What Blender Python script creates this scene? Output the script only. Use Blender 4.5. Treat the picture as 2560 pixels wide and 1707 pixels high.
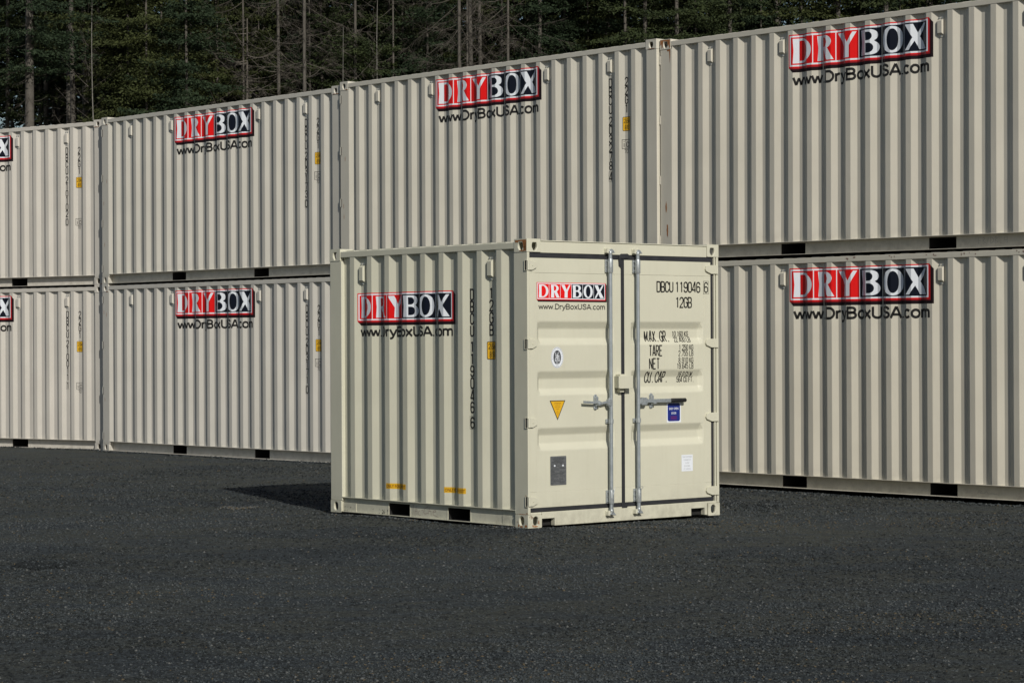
import bpy, bmesh, math, random
import numpy as np
from mathutils import Matrix, Vector
R = math.radians
random.seed(7); rng = np.random.default_rng(7)
for o in list(bpy.data.objects): bpy.data.objects.remove(o)
scene = bpy.context.scene
COL = scene.collection

# ------------------------------------------------------------------ camera
F_PX, W_PX = 5938.087, 2560.0
PITCH, ROLL, CAM_H = 0.0011746, -0.0047283, 1.64634
cam_d = bpy.data.cameras.new('camera'); cam = bpy.data.objects.new('camera', cam_d); COL.objects.link(cam)
cam_d.sensor_width = 36.0; cam_d.sensor_fit = 'HORIZONTAL'; cam_d.lens = 36.0 * F_PX / W_PX
cam_d.clip_start = 0.1; cam_d.clip_end = 3000
_fw = Vector((0, math.cos(PITCH), math.sin(PITCH))); _up = Vector((0, -math.sin(PITCH), math.cos(PITCH))); _rt = Vector((1, 0, 0))
_U = _rt * math.cos(ROLL) + _up * math.sin(ROLL); _V = -_rt * math.sin(ROLL) + _up * math.cos(ROLL)
m = Matrix((( _U.x, _V.x, -_fw.x, 0), (_U.y, _V.y, -_fw.y, 0), (_U.z, _V.z, -_fw.z, CAM_H), (0, 0, 0, 1)))
cam.matrix_world = m
scene.camera = cam
scene.render.resolution_x, scene.render.resolution_y = 1024, 682

# ------------------------------------------------------------------ sky, sun, exposure
SUN_TRAVEL = Vector((-1.580, 4.034, -2.5910)).normalized()
to_sun = -SUN_TRAVEL
world = bpy.data.worlds.new('World'); scene.world = world; world.use_nodes = True
nt = world.node_tree; nt.nodes.clear()
sky = nt.nodes.new('ShaderNodeTexSky'); sky.sky_type = 'NISHITA'; sky.sun_disc = False
sky.sun_elevation = math.asin(to_sun.z); sky.sun_rotation = math.atan2(to_sun.x, to_sun.y)
sky.air_density = 1.0; sky.dust_density = 1.2; sky.ozone_density = 1.2; sky.altitude = 50
bg = nt.nodes.new('ShaderNodeBackground'); bg.inputs['Strength'].default_value = 0.050
wo = nt.nodes.new('ShaderNodeOutputWorld')
nt.links.new(sky.outputs[0], bg.inputs[0]); nt.links.new(bg.outputs[0], wo.inputs[0])
sd = bpy.data.lights.new('sun', 'SUN'); sun = bpy.data.objects.new('sun', sd); COL.objects.link(sun)
sd.energy = 3.5; sd.angle = R(0.55); sd.color = (1.0, 0.95, 0.86)
sun.rotation_euler = SUN_TRAVEL.to_track_quat('-Z', 'Y').to_euler(); sun.location = (8, -20, 30)
vs = scene.view_settings
vs.view_transform = 'Standard'; vs.look = 'None'; vs.gamma = 1.0; vs.exposure = 0.0; vs.use_curve_mapping = False
scene.render.engine = 'CYCLES'

# ------------------------------------------------------------------ materials
def mat(name, color=(.5, .5, .5), rough=.5, metal=0.0, spec=.5):
    m_ = bpy.data.materials.new(name); m_.use_nodes = True
    b = m_.node_tree.nodes['Principled BSDF']
    b.inputs['Base Color'].default_value = (*color, 1); b.inputs['Roughness'].default_value = rough
    b.inputs['Metallic'].default_value = metal; b.inputs['Specular IOR Level'].default_value = spec
    return m_
def N(m_, t, **kw):
    n = m_.node_tree.nodes.new(t)
    for k, v in kw.items(): setattr(n, k, v)
    return n
def L(m_, a, b): m_.node_tree.links.new(a, b)
def coords(m_, scale=(1, 1, 1)):
    tc = N(m_, 'ShaderNodeTexCoord'); mp = N(m_, 'ShaderNodeMapping'); mp.inputs['Scale'].default_value = scale
    L(m_, tc.outputs['Object'], mp.inputs['Vector']); return mp.outputs[0]
def noise(m_, vec, scale, detail=4, rough=.6):
    n = N(m_, 'ShaderNodeTexNoise'); n.inputs['Scale'].default_value = scale; n.inputs['Detail'].default_value = detail
    n.inputs['Roughness'].default_value = rough; L(m_, vec, n.inputs['Vector']); return n.outputs['Fac']
def ramp(m_, fac, stops):
    r = N(m_, 'ShaderNodeValToRGB'); el = r.color_ramp.elements
    while len(el) < len(stops): el.new(.5)
    for e, (p, c) in zip(el, stops):
        e.position = p; e.color = (*c, 1) if len(c) == 3 else c
    L(m_, fac, r.inputs[0]); return r.outputs[0]
def mix(m_, a, b, fac, mode='MIX'):
    x = N(m_, 'ShaderNodeMix', data_type='RGBA', blend_type=mode)
    for s, v in ((x.inputs[0], fac), (x.inputs[6], a), (x.inputs[7], b)):
        if isinstance(v, (int, float)): s.default_value = v
        elif isinstance(v, tuple): s.default_value = (*v, 1)
        else: L(m_, v, s)
    return x.outputs[2]
def bump(m_, h, strength, dist, prev=None):
    b = N(m_, 'ShaderNodeBump'); b.inputs['Strength'].default_value = strength; b.inputs['Distance'].default_value = dist
    L(m_, h, b.inputs['Height'])
    if prev: L(m_, prev, b.inputs['Normal'])
    return b.outputs[0]
def g3(v): return (v, v, v)

def paint(name, rust_lo=.74, rust_hi=.80, tint=(1, 1, 1), low_dirt=True):
    """cream container paint; Object colour tints each container; sparse rust, streaks and scuffs"""
    m_ = mat(name, rough=.42); b = m_.node_tree.nodes['Principled BSDF']
    v = coords(m_)
    oi = N(m_, 'ShaderNodeObjectInfo')
    base = mix(m_, oi.outputs['Color'], tint, 1.0, 'MULTIPLY')
    big = ramp(m_, noise(m_, v, 1.3, 5), [(.3, g3(.93)), (.7, g3(1.03))])
    base = mix(m_, base, big, 1.0, 'MULTIPLY')
    streak = ramp(m_, noise(m_, coords(m_, (14, 14, .8)), 2.0, 5, .7), [(.52, g3(1.0)), (.80, (.86, .83, .78))])
    base = mix(m_, base, streak, .3, 'MULTIPLY')
    sp = ramp(m_, noise(m_, v, 55, 3, .7), [(.70, g3(0)), (.76, g3(1))])
    base = mix(m_, base, (.28, .25, .19), mix(m_, (0, 0, 0), sp, .35))
    if low_dirt:
        sx = N(m_, 'ShaderNodeSeparateXYZ'); tc = N(m_, 'ShaderNodeTexCoord'); L(m_, tc.outputs['Object'], sx.inputs[0])
        mr = N(m_, 'ShaderNodeMapRange'); mr.inputs[1].default_value = .30; mr.inputs[2].default_value = 0.0
        mr.inputs[3].default_value = 0; mr.inputs[4].default_value = .55; L(m_, sx.outputs[2], mr.inputs[0])
        mm = N(m_, 'ShaderNodeMath', operation='MULTIPLY'); L(m_, mr.outputs[0], mm.inputs[0])
        L(m_, ramp(m_, noise(m_, v, 9, 6, .75), [(.42, g3(0)), (.72, g3(1))]), mm.inputs[1])
        base = mix(m_, base, (.20, .185, .15), mm.outputs[0])
    rn = noise(m_, v, 16, 6, .72)
    rf = ramp(m_, rn, [(rust_lo, g3(0)), (rust_hi, g3(1))])
    rc = ramp(m_, noise(m_, v, 60, 4), [(.3, (.055, .022, .010)), (.7, (.25, .095, .030))])
    base = mix(m_, base, rc, rf)
    L(m_, base, b.inputs['Base Color'])
    rr = N(m_, 'ShaderNodeMapRange'); rr.inputs[3].default_value = .40; rr.inputs[4].default_value = .62
    L(m_, noise(m_, v, 6, 4), rr.inputs[0]); L(m_, rr.outputs[0], b.inputs['Roughness'])
    n1 = bump(m_, noise(m_, coords(m_, (1, 1, .6)), 3.2, 2), .55, .006)
    n2 = bump(m_, noise(m_, v, 160, 3), .10, .0006, n1)
    L(m_, n2, b.inputs['Normal'])
    return m_
M = {}
M['paint'] = paint('cream_paint')
M['door'] = paint('cream_paint_door')
M['rusty'] = paint('cream_paint_rust_spotted', .62, .70)
M['veryrusty'] = paint('cream_paint_heavily_rusted', .42, .54)
M['rail'] = paint('cream_paint_rail', .72, .80)
M['bead'] = paint('cream_weld_bead', .95, .99, (1.15, 1.15, 1.15), False)
def speckled(name, c1, c2, rough, metal=0, sc=30, bmp=.1):
    m_ = mat(name, rough=rough, metal=metal); b = m_.node_tree.nodes['Principled BSDF']; v = coords(m_)
    n = noise(m_, v, sc, 5, .65); L(m_, ramp(m_, n, [(.3, c1), (.7, c2)]), b.inputs['Base Color'])
    L(m_, bump(m_, noise(m_, v, sc * 3, 3), bmp, .002), b.inputs['Normal']); return m_
M['black_coat_shade'] = speckled('black_undercoat_and_shade', g3(.006), g3(.012), .8)  # undercoat; also the painted shade of hinge slots and sill cutouts
M['rubber'] = speckled('black_rubber_gasket', (.016, .017, .020), (.030, .031, .036), .55, 0, 12, .2)
M['zinc'] = speckled('galvanised_steel', (.30, .33, .35), (.52, .56, .58), .42, .55, 40, .25)
M['zinc_rod'] = speckled('galvanised_rod', (.27, .31, .34), (.38, .42, .45), .45, .45, 10, .1)
M['black'] = mat('black_lettering', (.013, .012, .011), .5)
M['thin_black'] = mat('grey_outline_lettering', (.10, .10, .085), .5)
M['white'] = mat('white_vinyl', (.74, .78, .84), .35)
M['red'] = mat('red_vinyl', (.72, .008, .008), .45, 0, .3)
M['dark_red'] = mat('dark_red_vinyl', (.30, .008, .012), .35)
M['navy'] = mat('navy_black_vinyl', (.004, .006, .014), .45, 0, .25)
M['shadow_ink'] = mat('maroon_black_vinyl', (.010, .004, .006), .5, 0, .25)
M['yellow'] = mat('amber_yellow_vinyl', (.70, .40, .015), .45)
M['blue'] = mat('royal_blue_vinyl', (.012, .025, .20), .4)
M['brown'] = mat('dark_brown_lettering', (.16, .035, .012), .5)
M['seal_grey'] = mat('dark_grey_print', (.07, .075, .085), .5)
M['pale_grey'] = mat('pale_grey_print', (.35, .37, .40), .5)
M['plate'] = speckled('dull_aluminium_plate', (.12, .127, .135), (.19, .20, .21), .5, .4, 60, .2)
M['plate_ink'] = mat('plate_etching', (.03, .032, .034), .5)
M['grip'] = mat('black_plastic_grip', (.012, .012, .013), .5)
M['scrawl'] = mat('faded_red_marker', (.27, .19, .155), .6)
M['scrawl_grey'] = mat('faded_grey_marker', (.25, .24, .21), .6)

# ------------------------------------------------------------------ mesh helpers
class MB:
    def __init__(s): s.v = []; s.f = []; s.mi = []; s.sm = []
    def add(s, vs_, fs, mi=0, smooth=False):
        o = len(s.v); s.v += [tuple(p) for p in vs_]
        for f in fs: s.f.append(tuple(i + o for i in f)); s.mi.append(mi); s.sm.append(smooth)
    def box(s, x0, x1, y0, y1, z0, z1, mi=0):
        v = [(x0, y0, z0), (x1, y0, z0), (x1, y1, z0), (x0, y1, z0), (x0, y0, z1), (x1, y0, z1), (x1, y1, z1), (x0, y1, z1)]
        s.add(v, [(0, 3, 2, 1), (4, 5, 6, 7), (0, 1, 5, 4), (1, 2, 6, 5), (2, 3, 7, 6), (3, 0, 4, 7)], mi)
    def tube(s, pts, rad, n=10, mi=0, cap=True, smooth=True):
        pts = [Vector(p) for p in pts]; rad = rad if isinstance(rad, (list, tuple)) else [rad] * len(pts)
        vs_ = []; fs = []
        t0 = (pts[1] - pts[0]).normalized(); ref = Vector((0, 0, 1)) if abs(t0.z) < .9 else Vector((1, 0, 0))
        for i, p in enumerate(pts):
            t = ((pts[min(i + 1, len(pts) - 1)] - pts[max(i - 1, 0)])).normalized()
            a = t.cross(ref).normalized(); b_ = t.cross(a).normalized()
            for k in range(n):
                an = 2 * math.pi * k / n; vs_.append(p + (a * math.cos(an) + b_ * math.sin(an)) * rad[i])
        for i in range(len(pts) - 1):
            for k in range(n):
                k2 = (k + 1) % n; fs.append((i * n + k, i * n + k2, (i + 1) * n + k2, (i + 1) * n + k))
        s.add(vs_, fs, mi, smooth)
        if cap:
            s.add(vs_[:n], [tuple(range(n))], mi); s.add(vs_[-n:], [tuple(reversed(range(n)))], mi)
    def prism(s, poly, axis, a0, a1, mi=0):
        """extrude a 2D polygon along an axis ('x','y','z')"""
        def P3(p, a): return {'x': (a, p[0], p[1]), 'y': (p[0], a, p[1]), 'z': (p[0], p[1], a)}[axis]
        n = len(poly); v = [P3(p, a0) for p in poly] + [P3(p, a1) for p in poly]
        s.add(v, [tuple(range(n)), tuple(reversed(range(n, 2 * n)))] + [(i, (i + 1) % n, n + (i + 1) % n, n + i) for i in range(n)], mi)
    def build(s, name, mats, parent=None, bevel=0, fix=True):
        me = bpy.data.meshes.new(name)
        me.from_pydata(s.v, [], s.f)
        for mm in (mats if isinstance(mats, (list, tuple)) else [mats]): me.materials.append(mm)
        me.polygons.foreach_set('material_index', s.mi); me.polygons.foreach_set('use_smooth', s.sm)
        if fix:
            bm = bmesh.new(); bm.from_mesh(me); bmesh.ops.recalc_face_normals(bm, faces=bm.faces); bm.to_mesh(me); bm.free()
        me.update()
        o = bpy.data.objects.new(name, me); COL.objects.link(o)
        if parent: o.parent = parent
        if bevel:
            bv = o.modifiers.new('bevel', 'BEVEL'); bv.width = bevel; bv.segments = 2; bv.limit_method = 'ANGLE'; bv.angle_limit = R(35); bv.harden_normals = True
        return o
def tag(o, label=None, cat=None, group=None, kind=None):
    for k, v in (('label', label), ('category', cat), ('group', group), ('kind', kind)):
        if v: o[k] = v
    return o
def empty(name, loc=(0, 0, 0), rz=0):
    o = bpy.data.objects.new(name, None); COL.objects.link(o); o.location = loc; o.rotation_euler = (0, 0, rz); o.empty_display_size = .2; return o
def copy_tree(o, parent=None):
    c = o.copy(); COL.objects.link(c); c.parent = parent
    for ch in list(o.children): copy_tree(ch, c)
    return c

# ------------------------------------------------------------------ flat print
def curve_mesh(cu):
    ob = bpy.data.objects.new('tmp', cu); me = bpy.data.meshes.new_from_object(ob)
    vs_ = [(v.co.x, v.co.y) for v in me.vertices]; fs = [tuple(p.vertices) for p in me.polygons]
    bpy.data.objects.remove(ob); bpy.data.curves.remove(cu); bpy.data.meshes.remove(me)
    return vs_, fs
def poly_shape(loops):
    cu = bpy.data.curves.new('tmp', 'CURVE'); cu.dimensions = '2D'; cu.fill_mode = 'BOTH'
    for lp in loops:
        sp = cu.splines.new('POLY'); sp.points.add(len(lp) - 1); sp.use_cyclic_u = True
        for p, q in zip(sp.points, lp): p.co = (q[0], q[1], 0, 1)
    return curve_mesh(cu)
def text_shape(s, h, width=None, offset=0, align='LEFT', spacing=1.0):
    """text with the built-in font: cap height h, optionally squeezed to a width; origin at left baseline"""
    cu = bpy.data.curves.new('tmp', 'FONT'); cu.body = s; cu.size = 1; cu.offset = offset; cu.fill_mode = 'FRONT'; cu.space_character = spacing; cu.resolution_u = 3
    vs_, fs = curve_mesh(cu)
    if not vs_: return [], []
    x0 = min(v[0] for v in vs_); x1 = max(v[0] for v in vs_)
    k = h / .729; kx = k if width is None else width / (x1 - x0)
    w = (x1 - x0) * kx; dx = {'LEFT': 0, 'CENTER': -w / 2, 'RIGHT': -w}[align]
    return [((v[0] - x0) * kx + dx, v[1] * k) for v in vs_], fs
def arc(cx, cy, rx, ry, a0, a1, n=12):
    return [(cx + rx * math.cos(R(a0 + (a1 - a0) * i / n)), cy + ry * math.sin(R(a0 + (a1 - a0) * i / n))) for i in range(n + 1)]
def rrect(x0, y0, x1, y1, r, n=5):
    return arc(x1 - r, y1 - r, r, r, 0, 90, n) + arc(x0 + r, y1 - r, r, r, 90, 180, n) + arc(x0 + r, y0 + r, r, r, 180, 270, n) + arc(x1 - r, y0 + r, r, r, 270, 360, n)
LETTER = {
 'D': [[(.08, .05), (.11, .5), (.08, .95)] + arc(.40, .5, .55, .45, 90, -90, 20), [(.32, .14), (.32, .86)] + arc(.42, .5, .31, .37, 90, -90, 16)],
 'R': [[(.15, .05), (.18, .5), (.14, .95)] + arc(.52, .705, .33, .245, 90, -62, 14) + [(.94, .05), (.66, .05), (.44, .43), (.42, .43), (.44, .05)], [(.42, .53), (.40, .87)] + arc(.49, .70, .15, .17, 90, -90, 10)],
 'Y': [[(.06, .95), (.36, .95), (.56, .60), (.78, .95), (.92, .95), (.645, .48), (.64, .05), (.36, .05), (.385, .46)]],
 'B': [[(.09, .05), (.12, .5), (.08, .95)] + arc(.54, .735, .31, .215, 90, -58, 12) + arc(.54, .30, .38, .25, 55, -90, 14), [(.37, .57), (.36, .87)] + arc(.48, .72, .15, .15, 90, -90, 10), [(.37, .13), (.37, .48)] + arc(.49, .305, .19, .175, 90, -90, 10)],
 'O': [arc(.5, .5, .43, .47, 0, 345, 23), arc(.5, .5, .215, .385, 0, 345, 23)],
 'X': [[(.06, .95), (.38, .95), (.54, .63), (.78, .95), (.92, .95), (.62, .50), (.94, .05), (.60, .05), (.43, .36), (.22, .05), (.07, .05), (.36, .48)]]}
k_ = .2
def A_(cx, cy, rx, ry, a0, a1): return arc(cx, cy, rx, ry, a0, a1, 5)
_six = A_(.5, .8, .5, .2, 0, 180) + [(0, .2)] + A_(.5, .2, .5, .2, 180, 360) + A_(.5, .42, .5, .14, 0, 180)
_btop = [(0, .5), (0, 1), (.5, 1), (.84, .965), (.96, .87), (.96, .64), (.85, .54), (.6, .5)]
STROKE = {
 '0': [A_(.5, .8, .5, .2, 0, 180) + A_(.5, .2, .5, .2, 180, 360) + [(1, .8)]], '1': [[(.2, .84), (.58, 1), (.58, 0)]],
 '2': [[(0, .74)] + A_(.5, .8, .5, .2, 180, 0) + [(1, .68), (.9, .52), (.06, .1), (0, 0), (1, 0)]],
 '3': [[(0, .76)] + A_(.5, .8, .48, .2, 180, 0) + [(.97, .64), (.85, .55), (.4, .52), (.88, .47), (1, .38)] + A_(.5, .2, .5, .2, 0, -180) + [(0, .25)]],
 '4': [[(.78, 0), (.78, 1), (.66, 1), (0, .28), (0, .22), (1, .22)]], '5': [[(.95, 1), (.08, 1), (.04, .54), (.3, .62), (.65, .63), (.92, .55), (1, .42)] + A_(.5, .2, .5, .2, 0, -180) + [(0, .26)]],
 '6': [[(1, .76)] + _six], '7': [[(0, 1), (1, 1), (.4, 0)]],
 '8': [A_(.5, .8, .44, .2, 0, 180) + [(.06, .66), (.3, .53), (.7, .47), (1, .34)] + A_(.5, .2, .5, .2, 0, -180) + [(0, .34), (.3, .47), (.7, .53), (.94, .66), (.94, .8)]],
 '9': [[(0, .24)] + [(1 - x, 1 - y) for x, y in _six]],
 'A': [[(0, 0), (.40, 1), (.60, 1), (1, 0)], [(.15, .28), (.85, .28)]], 'B': [_btop, [(0, .5), (.6, .5), (.88, .46), (1, .36), (1, .15), (.88, .035), (.5, 0), (0, 0), (0, .5)]],
 'C': [[(1, .72)] + A_(.5, .8, .5, .2, 0, 180) + A_(.5, .2, .5, .2, 180, 360) + [(1, .28)]], 'D': [[(0, 0), (0, 1), (.5, 1)] + A_(.55, .84, .45, .16, 90, 0) + A_(.55, .16, .45, .16, 0, -90) + [(0, 0)]],
 'E': [[(1, 0), (0, 0), (0, 1), (1, 1)], [(0, .52), (.8, .52)]], 'F': [[(0, 0), (0, 1), (1, 1)], [(0, .52), (.8, .52)]],
 'G': [[(1, .74)] + A_(.5, .8, .5, .2, 0, 180) + A_(.5, .2, .5, .2, 180, 360) + [(1, .5), (.55, .5)]], 'I': [[(.5, 0), (.5, 1)]],
 'K': [[(0, 0), (0, 1)], [(1, 1), (.05, .42)], [(.3, .6), (1, 0)]], 'L': [[(0, 1), (0, 0), (1, 0)]], 'M': [[(-.1, 0), (-.1, 1), (.5, .15), (1.1, 1), (1.1, 0)]],
 'N': [[(0, 0), (0, 1), (1, 0), (1, 1)]], 'P': [[(0, 0)] + _btop[1:] + [(0, .5)]], 'R': [[(0, 0)] + _btop[1:] + [(0, .5)], [(.55, .5), (1, 0)]], 'T': [[(0, 1), (1, 1)], [(.5, 1), (.5, 0)]],
 'U': [[(0, 1)] + A_(.5, .2, .5, .2, 180, 360) + [(1, 1)]], 'X': [[(0, 0), (1, 1)], [(0, 1), (1, 0)]], 'O': [A_(.5, .8, .5, .2, 0, 180) + A_(.5, .2, .5, .2, 180, 360) + [(1, .8)]], 'Y': [[(0, 1), (.5, .5), (1, 1)], [(.5, .5), (.5, 0)]],
 '.': [[(.35, .03), (.65, .03)]], ',': [[(.6, .08), (.4, -.1)]], "'": [[(.5, 1), (.4, .78)]], 'i': [[(.5, 0), (.5, .6)], [(.5, .78), (.5, .9)]], 'c': [[(1, .5)] + A_(.5, .4, .5, .22, 0, 180) + A_(.5, .2, .5, .2, 180, 360)], 'm': [[(0, 0), (0, .6)], [(0, .5)] + A_(.25, .5, .25, .12, 180, 0) + [(.5, 0)], [(.5, .5)] + A_(.75, .5, .25, .12, 180, 0) + [(1, 0)]]}
SANS = {  # glyph: (advance, strokes) in cap-height units
 'w': (.76, [[(.03, .72), (.20, .045), (.37, .66), (.54, .045), (.71, .72)]]), '.': (.28, [[(.13, 0), (.13, .13)]]),
 'D': (.74, [[(.08, .5), (.08, .945), (.34, .945)] + arc(.34, .5, .30, .445, 90, -90, 12) + [(.08, .055), (.08, .5)]]),
 'r': (.38, [[(.07, 0), (.07, .73)], [(.07, .50), (.13, .61), (.24, .665), (.34, .65)]]),
 'y': (.58, [[(.04, .72), (.29, .06)], [(.54, .72), (.29, .02), (.22, -.14), (.13, -.20), (.04, -.19)]]),
 'B': (.72, [[(.08, .5), (.08, .945), (.38, .945)] + arc(.40, .735, .17, .21, 90, -90, 8) + [(.08, .525)], [(.08, .5), (.40, .52)] + arc(.40, .29, .21, .235, 90, -90, 8) + [(.08, .055), (.08, .5)]]),
 'o': (.62, [arc(.29, .36, .225, .315, 0, 360, 20)]), 'x': (.56, [[(.04, .72), (.50, 0)], [(.04, 0), (.50, .72)]]),
 'U': (.76, [[(.09, 1.0), (.09, .32)] + arc(.36, .32, .27, .27, 180, 360, 10) + [(.63, 1.0)]]),
 'S': (.70, [[(.58, .72), (.54, .85), (.44, .93), (.32, .95), (.18, .92), (.10, .82), (.10, .70), (.18, .60), (.34, .53), (.50, .47), (.59, .37), (.60, .24), (.52, .11), (.36, .05), (.20, .07), (.10, .16), (.06, .30)]]),
 'A': (.70, [[(.03, 0), (.35, .98)], [(.35, .98), (.67, 0)], [(.15, .30), (.55, .30)]]),
 'c': (.56, [arc(.29, .36, .225, .315, 42, 318, 16)]),
 'm': (.90, [[(.07, 0), (.07, .73)], [(.07, .46)] + arc(.235, .50, .165, .165, 165, 0, 7) + [(.40, 0)], [(.40, .46)] + arc(.565, .50, .165, .165, 165, 0, 7) + [(.73, 0)]])}
def sans_text(tx, x, z, h, width, t):
    tot = sum(SANS[c][0] for c in tx) - .1; kx = width / tot; out = []
    for c in tx:
        for st in SANS[c][1]:
            for q in stroke_split([(x + p[0] * kx, z + p[1] * h) for p in st]): out.append(stroke_poly(q, t))
        x += SANS[c][0] * kx
    return out
def stroke_split(pts):
    out, cur = [], [pts[0]]
    for i in range(1, len(pts)):
        cur.append(pts[i])
        if i < len(pts) - 1:
            a = Vector((pts[i][0] - pts[i - 1][0], pts[i][1] - pts[i - 1][1])); b = Vector((pts[i + 1][0] - pts[i][0], pts[i + 1][1] - pts[i][1]))
            if a.length > 1e-6 and b.length > 1e-6 and a.normalized().dot(b.normalized()) < -.35: out.append(cur); cur = [pts[i]]
    return out + [cur]
def stroke_poly(pts, t):
    P = [Vector((p[0], p[1])) for p in pts]
    Q = [P[0]]
    for p in P[1:]:
        if (p - Q[-1]).length > 1e-5: Q.append(p)
    P = Q; n = len(P); lo, hi = [], []
    for i in range(n):
        a = (P[i] - P[i - 1]).normalized() if i > 0 else (P[1] - P[0]).normalized()
        b = (P[i + 1] - P[i]).normalized() if i < n - 1 else a
        na = Vector((-a.y, a.x)); nb = Vector((-b.y, b.x)); mm = (na + nb)
        if mm.length < .2: mm = na
        mm = mm.normalized(); k = min(1 / max(mm.dot(na), .35), 1.9)
        hi.append(P[i] + mm * k * t / 2); lo.append(P[i] - mm * k * t / 2)
    v = [tuple(p) for p in lo + hi]; return v, [(i, i + 1, n + i + 1, n + i) for i in range(n - 1)]
def stroke_text(s, x, z, w, h, pitch, t, vertical=False, narrow=None):
    """stencil-like condensed capitals; x,z = left baseline of the first character"""
    out = []
    for ch in s:
        if ch in STROKE:
            for st in STROKE[ch]:
                for part_ in stroke_split([(x + p[0] * w, z + p[1] * h) for p in st]): out.append(stroke_poly(part_, t))
        if vertical: z -= pitch * (.5 if ch == ' ' else 1)
        else: x += pitch * (narrow or {}).get(ch, 1)
    return out
class Decal:
    """flat print built as thin sheets laid on a (possibly corrugated) steel surface"""
    def __init__(s): s.items = []; s.mats = []
    def put(s, shape, m_, layer=0, dx=0, dz=0):
        if m_ not in s.mats: s.mats.append(m_)
        shp = shape if isinstance(shape, list) else [shape]
        for vs_, fs in shp:
            if vs_: s.items.append(([(v[0] + dx, v[1] + dz) for v in vs_], fs, s.mats.index(m_), layer))
    def rect(s, x0, z0, x1, z1, m_, layer=0): s.put(([(x0, z0), (x1, z0), (x1, z1), (x0, z1)], [(0, 1, 2, 3)]), m_, layer)
    def build(s, name, parent, mapf, cuts_x=(), cuts_z=()):
        """mapf(u, w, lift) -> 3D point"""
        bm = bmesh.new(); lay = bm.faces.layers.int.new('lay')
        for vs_, fs, mi, layer in s.items:
            bv = [bm.verts.new((v[0], v[1], 0)) for v in vs_]
            for f in fs:
                try: nf = bm.faces.new([bv[i] for i in f]); nf.material_index = mi; nf[lay] = layer
                except ValueError: pass
        if s.items:
            us = [v[0] for it in s.items for v in it[0]]; ws = [v[1] for it in s.items for v in it[0]]
            for c in cuts_x:
                if min(us) < c < max(us): bmesh.ops.bisect_plane(bm, geom=bm.verts[:] + bm.edges[:] + bm.faces[:], plane_co=(c, 0, 0), plane_no=(1, 0, 0))
            for c in cuts_z:
                if min(ws) < c < max(ws): bmesh.ops.bisect_plane(bm, geom=bm.verts[:] + bm.edges[:] + bm.faces[:], plane_co=(0, c, 0), plane_no=(0, 1, 0))
        lv = {}
        for f in bm.faces:
            for v in f.verts: lv[v] = f[lay]
        for v in bm.verts: v.co = Vector(mapf(v.co.x, v.co.y, .0009 + .0005 * lv.get(v, 0)))
        me = bpy.data.meshes.new(name); bm.to_mesh(me); bm.free()
        for mm in s.mats: me.materials.append(mm)
        o = bpy.data.objects.new(name, me); COL.objects.link(o); o.parent = parent
        return o

def logo(d, x, z, W, H, ext):
    """red and navy block lettering with a bevelled drop edge; x,z = lower left of the face"""
    d.put(poly_shape([[(0, H), (W, H), (W + ext, H - ext), (W + ext, -ext), (ext, -ext), (0, 0)]]), M['shadow_ink'], 0, x, z)
    e = ext * .30
    d.put(poly_shape([[(0, H * .5), (W, H), (W + e, H - e), (W + e, -e), (e, -e), (0, 0)]]), M['dark_red'], 1, x, z)
    d.rect(x, z, x + W, z + H, M['red'], 2)
    a = H * .035; b = H * .085
    d.rect(x + a, z + a, x + W - a, z + H - a, M['white'], 3)
    cw = (W - 2 * b + (b - a) * .6) / 6; gap = (b - a) * .6
    for i, ch in enumerate('DRYBOX'):
        x0 = x + b + i * cw
        d.rect(x0, z + b, x0 + cw - gap, z + H - b, M['red'] if i < 3 else M['navy'], 4)
        sh = poly_shape([[(p[0] * (cw - gap), p[1] * (H - 2 * b)) for p in lp] for lp in LETTER[ch]])
        d.put(sh, M['white'], 5, x0, z + b)

# ------------------------------------------------------------------ containers
WD, HT = 2.438, 2.591
OUT_Y, DEP = .006, .036
RZ0, RZ1 = 2.503, 2.563           # top rail
def profile(x_first, n_ribs, xa, xb, start_slope):
    """outline (x, y) of the corrugated wall between the posts"""
    inn = OUT_Y + DEP
    pts = [(xa, OUT_Y), (xa + .062, inn)] if start_slope else [(xa, inn)]
    for k in range(n_ribs):
        x = x_first + .278 * k
        pts += [(x - .068, inn), (x, OUT_Y), (x + .070, OUT_Y), (x + .138, inn)]
    pts.append((xb, inn)); return pts
def arcmap(pts):
    s = [0]
    for a, b in zip(pts, pts[1:]): s.append(s[-1] + math.hypot(b[0] - a[0], b[1] - a[1]))
    def x2s(x):
        for i in range(len(pts) - 1):
            if pts[i][0] <= x <= pts[i + 1][0]: return s[i] + (x - pts[i][0]) / (pts[i + 1][0] - pts[i][0]) * (s[i + 1] - s[i])
        return 0
    def mp(u, w, lift):
        u = min(max(u, 0), s[-1] - 1e-6); i = max(j for j in range(len(s)) if s[j] <= u)
        i = min(i, len(pts) - 2); t = (u - s[i]) / (s[i + 1] - s[i])
        return (pts[i][0] + t * (pts[i + 1][0] - pts[i][0]), pts[i][1] + t * (pts[i + 1][1] - pts[i][1]) - lift, w)
    return s, x2s, mp
def sheet(pts, z0, z1, flip=False, n_z=1):
    b = MB(); n = len(pts)
    f_ = (lambda y: WD - y) if flip else (lambda y: y)
    v = []
    for k in range(n_z + 1):
        z = z0 + (z1 - z0) * k / n_z; v += [(p[0], f_(p[1]), z) for p in pts]
    fs = [(k * n + i, k * n + i + 1, (k + 1) * n + i + 1, (k + 1) * n + i) for k in range(n_z) for i in range(n - 1)]
    if flip: fs = [tuple(reversed(f)) for f in fs]
    b.add(v, fs); return b
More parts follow.
